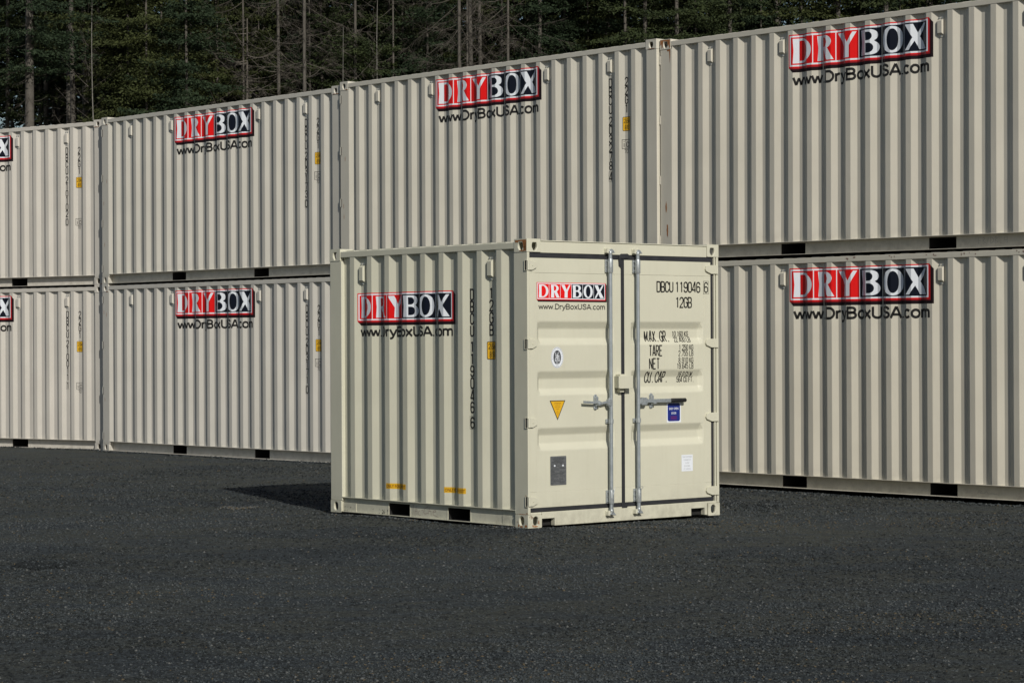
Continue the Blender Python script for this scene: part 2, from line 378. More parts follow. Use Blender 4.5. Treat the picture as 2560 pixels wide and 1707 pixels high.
def plate_with_hole(b, o, ux, uz, w, h, hole, inward, depth):
    """rectangular face w x h with an oval hole and a rim going inward"""
    o, ux, uz, inward = map(Vector, (o, ux, uz, inward)); n = 28
    cx, cz, rx, rz, shield = hole; ho, ou = [], []
    for k in range(n):
        a = 2 * math.pi * k / n; c, s_ = math.cos(a), math.sin(a)
        # stadium outline
        px = rx * c; pz = (rz - rx) * (1 if s_ > 0 else -1) + rx * s_ if rz > rx else rz * s_
        if abs(s_) < 1e-6: pz = 0
        if shield:
            pz = rz * max(-1, min(.8, s_ * 1.15)) ; px = rx * c * (1.0 if s_ > -.2 else max(.1, 1 + (s_ + .2) * .65))
        ho.append((cx + px, cz + pz))
        tx = ((w - cx) if c > 0 else cx) / max(abs(c), 1e-6); tz = ((h - cz) if s_ > 0 else cz) / max(abs(s_), 1e-6); t = min(tx, tz)
        ou.append((cx + c * t, cz + s_ * t))
    P = lambda q, d=0: o + ux * q[0] + uz * q[1] + inward * d
    v = [P(q) for q in ou] + [P(q) for q in ho] + [P(q, depth) for q in ho]
    fs = []
    for k in range(n):
        k2 = (k + 1) % n; fs += [(k, k2, n + k2, n + k), (n + k, n + k2, 2 * n + k2, 2 * n + k)]
    b.add(v, fs)
    for cxn, czn in ((0, 0), (w, 0), (w, h), (0, h)):      # corner fillers between the fan and the true corner
        best = sorted(range(n), key=lambda k: (ou[k][0] - cxn) ** 2 + (ou[k][1] - czn) ** 2)[:2]
        b.add([P(ou[best[0]]), P(ou[best[1]]), P((cxn, czn))], [(0, 1, 2)])
def casting(x_out, y_out, sx, sy, z0, top, m_, parent, label=None):
    """corner casting; outer vertical edge at (x_out,y_out), body extends by sx,sy signs"""
    lx, ly, h = .178, .162, .118
    b = MB()
    hz = .052 if top else .062
    plate_with_hole(b, (x_out, y_out, z0), (sx, 0, 0), (0, 0, 1), lx, h, (.092, hz, .031, .040, top), (0, sy, 0), .022)
    plate_with_hole(b, (x_out, y_out, z0), (0, sy, 0), (0, 0, 1), ly, h, (.091, hz, .030, .040, top), (sx, 0, 0), .022)
    x0, x1 = sorted((x_out, x_out + sx * lx)); y0, y1 = sorted((y_out, y_out + sy * ly))
    xi, yi = x_out + sx * lx, y_out + sy * ly
    b.add([(x0, y0, z0), (x1, y0, z0), (x1, y1, z0), (x0, y1, z0), (x0, y0, z0 + h), (x1, y0, z0 + h), (x1, y1, z0 + h), (x0, y1, z0 + h)], [(0, 1, 2, 3), (4, 5, 6, 7)])
    b.add([(xi, y0, z0), (xi, y1, z0), (xi, y1, z0 + h), (xi, y0, z0 + h)], [(0, 1, 2, 3)])
    b.add([(x0, yi, z0), (x1, yi, z0), (x1, yi, z0 + h), (x0, yi, z0 + h)], [(0, 1, 2, 3)])
    o = b.build('corner_casting', m_, parent, fix=False)
    bm = bmesh.new(); bm.from_mesh(o.data); bmesh.ops.remove_doubles(bm, verts=bm.verts, dist=.0008); bmesh.ops.recalc_face_normals(bm, faces=bm.faces); bm.to_mesh(o.data); bm.free()
    bv = o.modifiers.new('bevel', 'BEVEL'); bv.width = .008; bv.segments = 3; bv.limit_method = 'ANGLE'; bv.angle_limit = R(50); bv.harden_normals = True
    if label: o['label'] = label
    return o
def side_bottom_rail(b, LN, pockets, xa, xb, flip, web=.032):
    Y = (lambda a, c: (WD - c, WD - a)) if flip else (lambda a, c: (a, c))
    zb, zt = .010, .157; py0, py1 = .016, (.128 if web < .04 else .140)
    b.box(xa, xb, *Y(.003, web + .004), zt - .007, zt); b.box(xa, xb, *Y(.003, web + .002), zb, zb + .006)
    xs = [xa] + [e for p in pockets for e in p] + [xb]
    for i in range(0, len(xs), 2): b.box(xs[i], xs[i + 1], *Y(web, web + .006), zb + .006, zt - .007)
    for p in pockets: b.box(p[0], p[1], *Y(web, web + .006), py1, zt - .007)
    for e, s_ in ((xa, 1), (xb, -1)) if web < .04 else ():
        x0, x1 = sorted((e, e + s_ * .21)); b.box(x0, x1, *Y(.026, .032), zb + .006, .098)
    for p in (pockets if web < .04 else ()): # strip rim of each pocket
        b.box(p[0] - .012, p[0], *Y(.029, .032), py0, py1); b.box(p[1], p[1] + .012, *Y(.029, .032), py0, py1)

def container_shell(root, LN, x_first, n_ribs, pockets, seams, xa, xb, start_slope, vents, door_end):
    pts = profile(x_first, n_ribs, xa, xb, start_slope)
    cuts = [xa] + seams + [xb]
    for flip in (False, True):
        for a, c in zip(cuts, cuts[1:]):
            sub = []
            for p, q in zip(pts, pts[1:]):
                if p[0] >= a - 1e-6 and p[0] <= c + 1e-6: sub.append(p)
                for e in (a, c):
                    if p[0] < e < q[0]: t = (e - p[0]) / (q[0] - p[0]); sub.append((e, p[1] + t * (q[1] - p[1])))
            if abs(pts[-1][0] - c) < 1e-6: sub.append(pts[-1])
            sub = sorted(set(sub))
            o = sheet(sub, .157, RZ0, flip).build('side_sheet', M['paint'], root, fix=False)
            if not flip:
                bv = o.modifiers.new('bevel', 'BEVEL'); bv.width = .0045; bv.segments = 2; bv.limit_method = 'ANGLE'; bv.angle_limit = R(15)
            for p_ in o.data.polygons: p_.use_smooth = False
        for sx in seams:
            y = OUT_Y + DEP - .003; y = WD - y if flip else y
            b = MB(); b.tube([(sx, y, .16), (sx, y, RZ0 - .002)], .0045, 6); b.build('weld_seam', M['bead'], root)
        Y = (lambda a, c: (WD - c, WD - a)) if flip else (lambda a, c: (a, c))
        b = MB(); b.box(.178, LN - .178, *Y(.003, .063), RZ0, RZ1); b.build('top_side_rail', M['rail'], root, .006)
        b = MB(); side_bottom_rail(b, LN, pockets, .178, LN - .178, flip, .032 if LN < 4 else .082); b.build('bottom_side_rail', M['rail'], root, .002)
    # posts
    wl, wr = xa, LN - xb
    for x0, x1 in ((.003, wl), (LN - wr, LN - .003)):
        for flip in (False, True):
            Y = (lambda a, c: (WD - c, WD - a)) if flip else (lambda a, c: (a, c))
            door = (x1 > 1) if door_end == 'x1' else (x0 < 1)
            b = MB(); b.box(x0, x1, *Y(.004, .034 if door else .09), .118, HT - .118)
            if door:
                if x1 > 1: b.box(x0, x1 - .055, *Y(.034, .10), .118, HT - .118)
                else: b.box(x0 + .055, x1, *Y(.034, .10), .118, HT - .118)
            b.build('corner_post', M['rail'], root, .007)
    # castings are made by the callers (rust differs)
    # roof sheet: shallow transverse corrugations
    b = MB(); rp = []; x = .19; top = RZ1 + .010; low = RZ1 - .012
    while x < LN - .40:
        rp += [(x, low), (x + .035, top), (x + .145, top), (x + .175, low)]; x += .209
    rp += [(LN - .18, low)]
    n = len(rp); b.add([(p[0], .050, p[1]) for p in rp] + [(p[0], WD - .05, p[1]) for p in rp], [(i, i + 1, n + i + 1, n + i) for i in range(n - 1)])
    b.add([(p[0], .050, p[1]) for p in rp] + [(p[0], .050, RZ1 - .02) for p in rp], [(i, i + 1, n + i + 1, n + i) for i in range(n - 1)])
    b.build('roof_sheet', M['rail'], root, fix=False)
    # ends headers (plain) and sills at the blind end
    bx0, bx1 = (.004, .064) if door_end == 'x1' else (LN - .064, LN - .004)
    b = MB(); b.box(bx0, bx1, .162, WD - .162, RZ0 - .02, RZ1); b.build('end_header', M['rail'], root, .004)
    b = MB(); b.box(bx0, bx1, .162, WD - .162, .012, .16); b.build('end_sill', M['rail'], root, .004)
    ep = []; y = .10; k = 0
    while y < WD - .12: ep += [(y, .02), (y + .10, .02), (y + .13, .06), (y + .22, .06)]; y += .25
    ep.append((WD - .09, .02)); n = len(ep)
    xx = (lambda d: d) if door_end == 'x1' else (lambda d: LN - d)
    b = MB(); b.add([(xx(p[1]), p[0], .15) for p in ep] + [(xx(p[1]), p[0], RZ0) for p in ep], [(i, i + 1, n + i + 1, n + i) for i in range(n - 1)]); b.build('end_wall', M['paint'], root, fix=False)
    # floor with cross members and fork pockets, all tar black
    b = MB(); b.box(.07, LN - .07, .090, WD - .090, .135, .150)
    x = .35
    while x < LN - .3:
        if not any(p[0] - .04 < x < p[1] + .04 for p in pockets): b.box(x, x + .045, .092, WD - .092, .030, .134)
        x += .30
    b.build('underframe', M['black_coat_shade'], root)
    for p in pockets:
        b = MB(); v = []
        for y in ((.036, WD - .036) if LN < 4 else (.086, WD - .086)): v += [(p[0], y, .016), (p[1], y, .016), (p[1], y, .128 if LN < 4 else .134), (p[0], y, .128 if LN < 4 else .134)]
        b.add(v, [(0, 1, 5, 4), (1, 2, 6, 5), (2, 3, 7, 6), (3, 0, 4, 7)]); b.build('fork_pocket', M['black_coat_shade'], root, fix=False)
    for i, vx in enumerate(vents):
        y = OUT_Y + DEP; zc = 2.338
        b = MB(); b.box(vx - .036, vx + .036, y - .004, y - .0006, zc - .108, zc + .108)
        bw, tw, bh, th, d = .034, .029, .083, .064, .034
        v = [(vx - bw, y - .004, zc - bh), (vx + bw, y - .004, zc - bh), (vx + bw, y - .004, zc + bh), (vx - bw, y - .004, zc + bh), (vx - tw, y - d, zc - th), (vx + tw, y - d, zc - th), (vx + tw, y - d, zc + th), (vx - tw, y - d, zc + th)]
        b.add(v, [(4, 5, 6, 7), (0, 1, 5, 4), (1, 2, 6, 5), (2, 3, 7, 6), (3, 0, 4, 7)])
        vo = b.build('vent', M['paint'], root, .003)
        for bx_, bz in ((-.02, .096), (.02, .096), (0, -.096)):
            b = MB(); b.tube([(vx + bx_, y - .004, zc + bz), (vx + bx_, y - .012, zc + bz)], .008, 8); b.build('bolt', M['zinc'], vo)
    return pts

def side_print(root, pts, spec):
    """logo, web address and vertical codes on the corrugated wall"""
    s, x2s, mp = arcmap(pts)
    def build(d, nm, lab=None):
        o = d.build(nm, root, mp, cuts_x=s)
        if lab: o['label'] = lab
        return o
    x0, z0, x1, z1 = spec['logo']; ext = (z1 - z0) * .145
    d = Decal(); logo(d, x2s(x0), z0, x2s(x1) - x2s(x0), z1 - z0, ext); build(d, 'logo_sticker', 'red and navy block logo reading DRYBOX')
    ux0, ux1, uz, uh = spec['url']
    d = Decal(); d.put(sans_text('www.DryBoxUSA.com', x2s(ux0), uz, uh, x2s(ux1) - x2s(ux0), uh * .225), M['black']); build(d, 'web_address_lettering')
    return s, x2s, mp, build
def code_column(x2s, build, xs, z_top, h, pitch, w, letters, digits, check, gap, t=.0155):
    u = x2s(xs); d = Decal(); z = z_top - h
    d.put(stroke_text(letters, u, z, w, h, pitch, t, True), M['black']); z -= pitch * len(letters) + gap
    d.put(stroke_text(digits, u, z, w, h, pitch, t, True), M['black']); z -= pitch * len(digits) + gap * .85
    d.put(stroke_text(check, u, z, w, h, pitch, t, True), M['black'])
    e = .011; bx = [(u - e, z - e), (u + w + e, z - e), (u + w + e, z + h + e), (u - e, z + h + e), (u - e, z - e)]
    d.put(stroke_poly(bx, .003), M['thin_black']); build(d, 'serial_number_lettering', 'black vertical serial number ' + letters + ' ' + digits + ' ' + check)
def height_sticker(x2s, build, x, z_top, w=.125, h=.165):
    u = x2s(x); d = Decal(); z = z_top - h
    d.put(poly_shape([rrect(0, 0, w, h, .014)]), M['black'], 0, u, z); d.put(poly_shape([rrect(.006, .006, w - .006, h - .006, .011)]), M['yellow'], 1, u, z)
    d.put(stroke_text('2.6m', u + .018, z + .098, .022, .046, .027, .0055, narrow={'.': .55}), M['black'], 2)
    d.put(stroke_text("8'6'", u + .030, z + .022, .022, .046, .029, .0055, narrow={"'": .5}), M['black'], 2)
    build(d, 'height_sticker', 'amber height sticker marked 2.6m and 8 foot 6')
def ic_mark(x2s, build, x, z_top):
    u = x2s(x); d = Decal(); w, h = .118, .105; z = z_top - h
    d.put(stroke_poly([(u, z), (u + w, z), (u + w, z + h), (u, z + h), (u, z - .002)], .006), M['black']); d.put(stroke_poly([(u + .050, z), (u + .050, z + h)], .005), M['black'])
    d.put(stroke_text('i', u + .012, z + .018, .026, .078, .03, .009), M['black']); d.put(stroke_text('c', u + .064, z + .018, .036, .095, .03, .009), M['black'])
    d.put(stroke_text('70', u + .030, z - .055, .024, .042, .036, .006), M['black']); build(d, 'code_mark')

CREAM = (.60, .575, .445, 1)
def set_colour(root, c):
    for ch in root.children_recursive: ch.color = c

# ---- the small ten foot container in front --------------------------------
L10 = 2.991
F = empty('ten_foot_container', (-1.8045, 23.5125, 0), -0.8640)
tag(F, 'small cream ten foot container standing alone in front, double doors and lock rods facing right', 'shipping container')
pkF = [(.909, 1.236), (1.812, 2.138)]
ptsF = container_shell(F, L10, .331, 9, pkF, [.331 + 4 * .278 + .212, .331 + 5 * .278 + .212], .192, L10 - .192, False, [.331 + .173, .331 + 7 * .278 + .173], 'x1')
XE = L10
for xo, sx in ((0, 1), (L10, -1)):
    for yo, sy in ((0, 1), (WD, -1)):
        near = (xo > 1 and yo < 1)
        casting(xo, yo, sx, sy, 0, False, M['rusty'] if near else M['rail'], F)
        casting(xo, yo, sx, sy, HT - .118, True, M['rail'], F)
# rust patch on the side face of the near top casting, as a thin flaking scab of rust
def rust_patch(parent, loops, mapf, name='rust_patch'):
    d = Decal()
    for lp in loops: d.put(poly_shape([lp]), M['rust'])
    return d.build(name, parent, mapf)
M['rust'] = mat('rust_scale', rough=.9); _b = M['rust'].node_tree.nodes['Principled BSDF']; _v = coords(M['rust'])
_rc = ramp(M['rust'], noise(M['rust'], _v, 45, 6, .75), [(.28, (.050, .024, .012)), (.42, (.24, .085, .022)), (.60, (.38, .17, .06)), (.80, (.45, .34, .22))]); L(M['rust'], _rc, _b.inputs['Base Color'])
L(M['rust'], bump(M['rust'], noise(M['rust'], _v, 120, 5), .6, .002), _b.inputs['Normal'])
def blob(cx, cy, rx, ry, n=26, j=.22, sd=0):
    r_ = random.Random(sd); return [(cx + rx * math.cos(2 * math.pi * k / n) * (1 + r_.uniform(-j, j)), cy + ry * math.sin(2 * math.pi * k / n) * (1 + r_.uniform(-j, j))) for k in range(n)]
sidemap = lambda u, w, l: (u, -.0004 - l, w)
endmap = lambda u, w, l: (L10 + .0004 + l, u, w)
# ragged rust: top edge band and runs, leaving the hole free
zt = HT
rust_patch(F, [[(L10 - .166, zt - .012), (L10 - .012, zt - .008), (L10 - .008, zt - .030), (L10 - .012, zt - .110), (L10 - .030, zt - .112), (L10 - .036, zt - .075), (L10 - .047, zt - .095), (L10 - .053, zt - .048), (L10 - .062, zt - .022), (L10 - .118, zt - .022), (L10 - .128, zt - .036), (L10 - .143, zt - .030), (L10 - .158, zt - .034)],
               [(L10 - .050, zt - .040), (L10 - .010, zt - .030), (L10 - .010, zt - .100), (L10 - .040, zt - .108), (L10 - .046, zt - .085), (L10 - .036, zt - .060)], blob(L10 - .075, zt - .106, .030, .006, sd=91),
               [(L10 - .058, zt - .112), (L10 - .035, zt - .112), (L10 - .040, zt - .098), (L10 - .054, zt - .100)]], sidemap)
rust_patch(F, [blob(L10 - .030, .018, .016, .012, sd=3), blob(L10 - .090, .012, .020, .008, sd=4), blob(L10 - .130, .020, .009, .013, sd=5)], sidemap)
rust_patch(F, [blob(.085, .014, .030, .006, sd=6), blob(.125, .050, .005, .018, sd=8), blob(.055, .022, .008, .008, sd=9)], endmap)
rust_patch(F, [blob(L10 - .02, .132, .012, .004, sd=16), blob(L10 - .08, .122, .05, .003, sd=10)], lambda u, w, l: (u, .0034 - l, w))
for zz in (.905, .19, .285): rust_patch(F, [blob(L10 - .032, zz, .007, .010, sd=int(zz * 100))], lambda u, w, l: (u, .0034 - l, w))

# door end of the small container
def header_end(parent):
    b = MB(); b.box(XE - .06, XE - .005, .165, WD - .165, 2.468, 2.570)
    b.box(XE - .06, XE + .004, .165, WD - .165, 2.572, 2.580); b.box(XE - .06, XE - .010, .100, .1635, 2.470, 2.4725)
    b.build('door_header', M['door'], parent, .003)
    b = MB(); z0, z1 = .010, .138
    for a, c in ((.322, 2.055),): b.box(XE - .06, XE - .005, a, c, z0, z1)
    for a, c in ((.170, .322), (2.055, 2.235)): b.box(XE - .06, XE - .005, a, c, .078, z1)
    b.box(XE - .06, XE - .005, 2.235, 2.268, z0, z1)
    b.box(XE - .06, XE - .006, .036, .166, .1185, z1); b.box(XE - .06, XE - .006, 2.268, 2.40, .1185, z1)
    b.build('door_sill', M['door'], parent, .004)
    b = MB()
    b.box(XE - .10, XE - .07, .162, WD - .162, .012, .078); b.build('sill_cutout_shade', M['black_coat_shade'], parent)  # black sheet added as the shade of the underside behind the cutouts
header_end(F)
b = MB()
for y_0, y_1, z_0, z_1 in ((.034, 2.368, 2.400, 2.4675), (.034, 2.368, .138, .190), (1.150, 1.209, .1905, 2.3995), (2.328, 2.368, .1905, 2.3995)): b.box(XE - .055, XE - .024, y_0, y_1, z_0, z_1)
b.build('door_gasket', M['rubber'], F, .003)
# frayed gasket lips, slightly proud
b = MB()
b.box(XE - .024, XE - .010, .045, 2.36, 2.424, 2.464); b.box(XE - .024, XE - .010, .045, 2.36, .142, .175)
b.box(XE - .024, XE - .011, 1.160, 1.199, .176, 2.423); b.box(XE - .024, XE - .012, 2.336, 2.362, .176, 2.423)
b.prism([(1.125, 2.455), (1.150, 2.478), (1.235, 2.481), (1.262, 2.466), (1.262, 2.440), (1.125, 2.430)], 'x', XE - .006, XE - .0005)
b.prism([(1.122, 2.430), (1.160, 2.430), (1.160, 2.330), (1.148, 2.352), (1.128, 2.365)], 'x', XE - .011, XE - .003)
b.prism([(1.150, .128), (1.215, .128), (1.230, .150), (1.205, .178), (1.150, .176)], 'x', XE - .0045, XE - .001)
b.build('gasket_lip', M['rubber'], F, .003)
# right-hand J bar of the far post
b = MB(); b.box(XE - .055, XE - .004, 2.372, 2.388, .118, 2.473); b.build('door_stop_bar', M['door'], F, .002)
b = MB(); b.box(XE - .075, XE - .056, .036, 2.404, .118, 2.473); b.build('door_frame_back', M['door'], F)
GRV = [(1.850, 1.785, 1.698, 1.640), (1.400, 1.333, 1.242, 1.187), (.890, .826, .752, .690)]
CH = .008
def _breaks():
    B = []
    for t0, t1, t2, t3 in GRV:
        m1 = .034 / (t0 - t1); m2 = .034 / (t2 - t3)
        B += [(t0 + CH, 0), (t0, .0012), (t0 - CH, m1 * CH), (t1 + CH, .034 - m1 * CH), (t1, .0328), (t1 - CH, .034), (t2 + CH, .034), (t2, .0328), (t2 - CH, .034 - m2 * CH), (t3 + CH, m2 * CH), (t3, .0012), (t3 - CH, 0)]
    return [(2.2865, 0)] + B + [(.3185, 0)]
ZB = _breaks()
def groove_depth(z):
    for (za, da), (zb, db) in zip(ZB, ZB[1:]):
        if zb <= z <= za: return da + (db - da) * (za - z) / max(za - zb, 1e-9)
    return 0
def door_x(z): return XE - .014 - groove_depth(z)
def make_door(y0, y1, py0, py1, label):
    d = empty('door'); d.parent = F; d['label'] = label
    b = MB(); xa, xb = XE - .05, XE - .012      # frame members
    b.box(xa, xb, y0, y1, 2.287, 2.422); b.box(xa, xb, y0, y1, .177, .318)
    b.box(xa, xb, y0, py0, .318, 2.287); b.box(xa, xb, py1, y1, .318, 2.287)
    b.build('door_frame', M['door'], d, .003)
    # pressed sheet with three horizontal grooves
    b = MB(); f0 = XE - .014
    YB = [(py0, 0), (py0 + .010, 0), (py0 + .018, .12), (py0 + .050, .88), (py0 + .058, 1), (py1 - .058, 1), (py1 - .050, .88), (py1 - .018, .12), (py1 - .010, 0), (py1, 0)]
    b.add([(f0 - dz_ * ky, yv, zv) for zv, dz_ in ZB for yv, ky in YB], [(j * 10 + i, (j + 1) * 10 + i, (j + 1) * 10 + i + 1, j * 10 + i + 1) for j in range(len(ZB) - 1) for i in range(9)])
    b.build('door_sheet', M['door'], d, fix=False)
    return d
doorL = make_door(.038, 1.158, .114, 1.082, 'left door with round seal, yellow triangle and metal plate')
doorR = make_door(1.201, 2.334, 1.272, 2.244, 'right door with weight panel lettering and blue sticker')
for zc in (2.352, 1.648, .942, .238):
    for door_, left in ((doorL, True), (doorR, False)):
        h = .042; b = MB()
        if left:
            b.prism([(.012, zc - h), (.060, zc - h), (.112, zc - h * .45), (.118, zc), (.110, zc + h * .6), (.060, zc + h), (.012, zc + h)], 'x', XE - .010, XE + .006)
            b.tube([(XE - .002, .016, zc - h), (XE - .002, .016, zc + h)], .013, 10)
        else:
            b.prism([(2.412, zc - h), (2.33, zc - h), (2.262, zc - h * .45), (2.252, zc), (2.264, zc + h * .75), (2.33, zc + h), (2.412, zc + h)], 'x', XE - .010, XE + .008)
            b.tube([(XE - .002, 2.412, zc - h), (XE - .002, 2.412, zc + h)], .013, 10)
        ho = b.build('hinge', M['door'], door_, .003)
        yb = .060 if left else 2.365
        b = MB(); b.tube([(XE + .004, yb, zc), (XE + .010, yb, zc)], .006, 8); b.build('hinge_bolt', M['door'], ho)
    # hinge lug let into the post, seen on the long side
    b = MB(); hx = XE - .003
    b.box(hx - .034, hx - .028, -.004, .0038, zc - .048, zc + .048); b.box(hx - .028, hx, -.003, .0038, zc - .048, zc - .043); b.box(hx - .028, hx, -.003, .0038, zc + .043, zc + .048)
    b.build('hinge_lug', M['door'], F)
    b = MB(); b.box(hx - .028, hx - .012, -.0015, .0038, zc - .043, zc + .043); b.build('hinge_slot_shade', M['black_coat_shade'], F)  # black block on the post face, painting in the shade of the notch
# locking gear
def lock_rod(y, door_, hand):
    xr = XE + .032
    b = MB(); b.tube([(xr, y, .115), (xr, y, 2.470)], .0175, 16); rod = b.build('lock_rod', M['zinc_rod'], door_)
    for zc, s_ in ((2.500, 1), (.088, -1)):
        b = MB()                                        # cam on the rod, steel
        b.tube([(xr, y, zc - s_ * .040), (xr, y, zc - s_ * .028), (xr, y, zc - s_ * .012), (xr, y, zc + s_ * .006)], [.016, .021, .019, .014], 14)
        b.prism([(y - .026, zc - .010), (y - .012, zc + .016), (y + .014, zc + .018), (y + .032, zc + .004), (y + .040, zc - .012), (y + .010, zc - .016)], 'x', xr - .012, xr + .014)
        b.prism([(y + .012, zc - .004), (y + .050, zc - .010), (y + .052, zc - .018), (y + .014, zc - .018)], 'x', xr - .004, xr + .010)
        b.build('cam', M['zinc'], rod, .002)
        b = MB()                                        # keeper welded to the frame, painted
        b.prism([(y - .044, zc - .018), (y - .040, zc + .018), (y - .020, zc + .026), (y - .012, zc + .004), (y - .018, zc - .022)], 'x', XE - .006, xr + .006)
        b.prism([(y + .022, zc - .012), (y + .026, zc + .016), (y + .044, zc + .010), (y + .042, zc - .016)], 'x', XE - .006, xr - .002)
        b.box(XE - .0055, XE + .004, y - .044, y + .044, zc - .024, zc + .024)
        b.build('keeper', M['door'], F, .002)
    for zc in (2.362, .240):                            # long bearing brackets
        b = MB(); b.tube([(xr, y, zc - .064), (xr, y, zc - .056), (xr, y, zc + .056), (xr, y, zc + .064)], [.023, .0255, .0255, .023], 16)
        b.box(XE - .012, XE + .004, y - .034, y + .020, zc - .060, zc + .060); b.prism([(XE + .004, y + .004), (xr, y - .010), (xr, y + .018), (XE + .004, y + .018)], 'z', zc - .056, zc + .056)
        br = b.build('bearing_bracket', M['zinc'], door_, .003)
        for dy in (-.025, -.006):
            for dz in (-.042, 0, .042):
                b = MB(); b.tube([(XE + .004, y + dy, zc + dz), (XE + .012, y + dy, zc + dz)], [.008, .005], 8); b.build('rivet', M['zinc'], br)
    zc = .934                                           # middle clamp
    b = MB(); b.tube([(xr, y, zc - .020), (xr, y, zc + .020)], .024, 16); b.box(XE - .012, XE + .003, y - .034, y + .016, zc - .020, zc + .020)
    cl = b.build('rod_clamp', M['zinc'], door_, .003)
    for dy in (-.026, -.012):
        b = MB(); b.tube([(XE + .003, y + dy, zc), (XE + .010, y + dy, zc)], .006, 8); b.build('rivet', M['zinc'], cl)
    # handle and hub
    zh = 1.112
    b = MB()
    if hand < 0:
        yh = y - .024; b.box(xr - .014, xr + .020, y - .046, y - .004, zh - .034, zh + .026); b.tube([(xr + .002, yh, zh - .045), (xr + .002, yh, zh + .036)], .010, 10); hub = b.build('handle_hub', M['zinc'], door_, .003)
        b = MB(); P_ = [(y - .030, .0), (y - .075, -.003), (y - .115, -.010), (y - .150, .004), (y - .205, -.002), (y - .343, .006)]
        for (ya, za), (yb, zb) in zip(P_, P_[1:]):
            b.prism([(ya, zh + za - .011), (yb, zh + zb - .011), (yb, zh + zb + .011), (ya, zh + za + .011)], 'x', xr - .004, xr + .006)
        b.build('handle', M['zinc'], door_, .002)
        yc = y - .158
    else:
        yh = y + .070; b.box(xr - .016, xr + .014, y + .012, y + .110, zh - .026, zh + .024); b.box(xr - .018, xr + .016, y + .036, y + .100, zh - .036, zh + .032); b.tube([(xr + .002, yh - .02, zh - .040), (xr + .002, yh - .02, zh + .036)], .009, 10); hub = b.build('handle_hub', M['zinc'], door_, .003)
        b = MB(); b.prism([(y + .07, zh - .015), (y + .435, zh - .017), (y + .435, zh + .017), (y + .07, zh + .017)], 'x', xr - .004, xr + .006); hb = b.build('handle', M['zinc'], door_, .002)
        b = MB(); b.tube([(xr + .002, y + .420, zh), (xr + .002, y + .430, zh), (xr + .002, y + .608, zh), (xr + .002, y + .616, zh)], [.016, .020, .020, .015], 14); b.build('handle_grip', M['grip'], hb)
        yc = y + .200
    b = MB()                                            # oval catch plate with retainer
    b.prism([(yc + p[0], zh + p[1]) for p in rrect(-.022, -.072, .022, .072, .0215)], 'x', XE - .012, XE - .004)
    b.prism([(yc - .012, zh - .040), (yc + .016, zh - .030), (yc + .018, zh + .046), (yc + .002, zh + .056), (yc - .014, zh + .048)], 'x', XE - .004, XE + .016)
    b.prism([(yc - .006, zh - .030), (yc + .024, zh - .026), (yc + .026, zh - .004), (yc - .006, zh - .006)], 'x', XE + .016, XE + .048)
    ca = b.build('handle_catch', M['zinc'], door_, .003)
    for dz in (-.054, .058):
        b = MB(); b.tube([(XE - .004, yc, zh + dz), (XE + .006, yc, zh + dz)], .009, 8); b.build('rivet', M['zinc'], ca)
lock_rod(.985, doorL, -1); lock_rod(1.332, doorR, 1)
# wire tie on the lower bracket
b = MB(); b.tube([(XE + .050, .965, .335), (XE + .060, .982, .262), (XE + .060, .980, .15), (XE + .058, .990, .10)], .0022, 5); b.tube([(XE + .05, 1.015, .330), (XE + .060, .986, .262)], .0022, 5)
b.tube([(XE + .062, 1.330 + .03 * math.cos(a), .312 + .012 * math.sin(a)) for a in np.linspace(0, 6.2, 12)], .0022, 5); b.build('wire_tie', M['zinc'], F)
# lock box over the door joint
b = MB(); b.prism([(XE - .012, 1.071), (XE + .070, 1.049), (XE + .070, 1.226), (XE - .012, 1.226)], 'z', 1.238, 1.348)
b.box(XE + .0705, XE + .0735, 1.062, 1.228, 1.234, 1.351); b.box(XE - .012, XE + .034, 1.100, 1.150, 1.200, 1.2375); b.box(XE - .012, XE + .050, 1.085, 1.150, 1.3485, 1.366)
b.build('lock_box', M['door'], F, .002)

# print on the long side of the small container
s_, x2s, mp, bld = side_print(F, ptsF, dict(logo=(.433, 1.874, 1.886, 2.150), url=(.464, 1.883, 1.727, .094)))
code_column(x2s, bld, 2.143, 2.153, .095, .1115, .044, 'DBCU', '119046', '6', .035)
code_column_x = 2.421
d = Decal(); d.put(stroke_text('12GB', x2s(code_column_x), 2.160 - .095, .044, .095, .1115, .0155, True), M['black']); bld(d, 'size_code_lettering')
height_sticker(x2s, bld, 2.392, 1.673)
for xs_ in (.899, 1.787):
    d = Decal(); u = x2s(xs_); wv = x2s(xs_ + .306) - u; d.rect(u, .268, u + wv, .320, M['yellow'])
    d.put(text_shape('ONLY FOR 10FOOT', .029, wv - .02, .01), M['brown'], 1, u + .01, .279); bld(d, 'forklift_sticker', 'yellow sticker reading ONLY FOR 10FOOT')
# handwriting on the bottom rail web
def scrawl(parent, strokes, x, z, sx, sz, m_, name, yy=.0315):
    d = Decal()
    for st in strokes: d.put(stroke_poly([(x + p[0] * sx, z + p[1] * sz) for p in st], .0032), m_)
    d.build(name, parent, lambda u, w, l: (u, yy - l, w))
scrawl(F, [[(0, .9), (.08, .95)], [(.05, .95), (.03, .1)], [(.1, .0), (.16, .9), (.2, .1)], [(.11, .4), (.2, .4)], [(.3, .5), (.24, .35), (.25, .1), (.33, .05)], [(.36, .5), (.42, .55)], [(.62, .95), (.48, .7), (.44, .35), (.5, .2), (.62, .35)], [(.68, .95), (.62, .2)], [(.63, .5), (.72, .55), (.72, .1)], [(.78, .4), (.9, .5), (.88, .65), (.8, .55), (.8, .2), (1, .0)]], 1.27, .030, .40, .10, M['scrawl'], 'marker_scrawl')

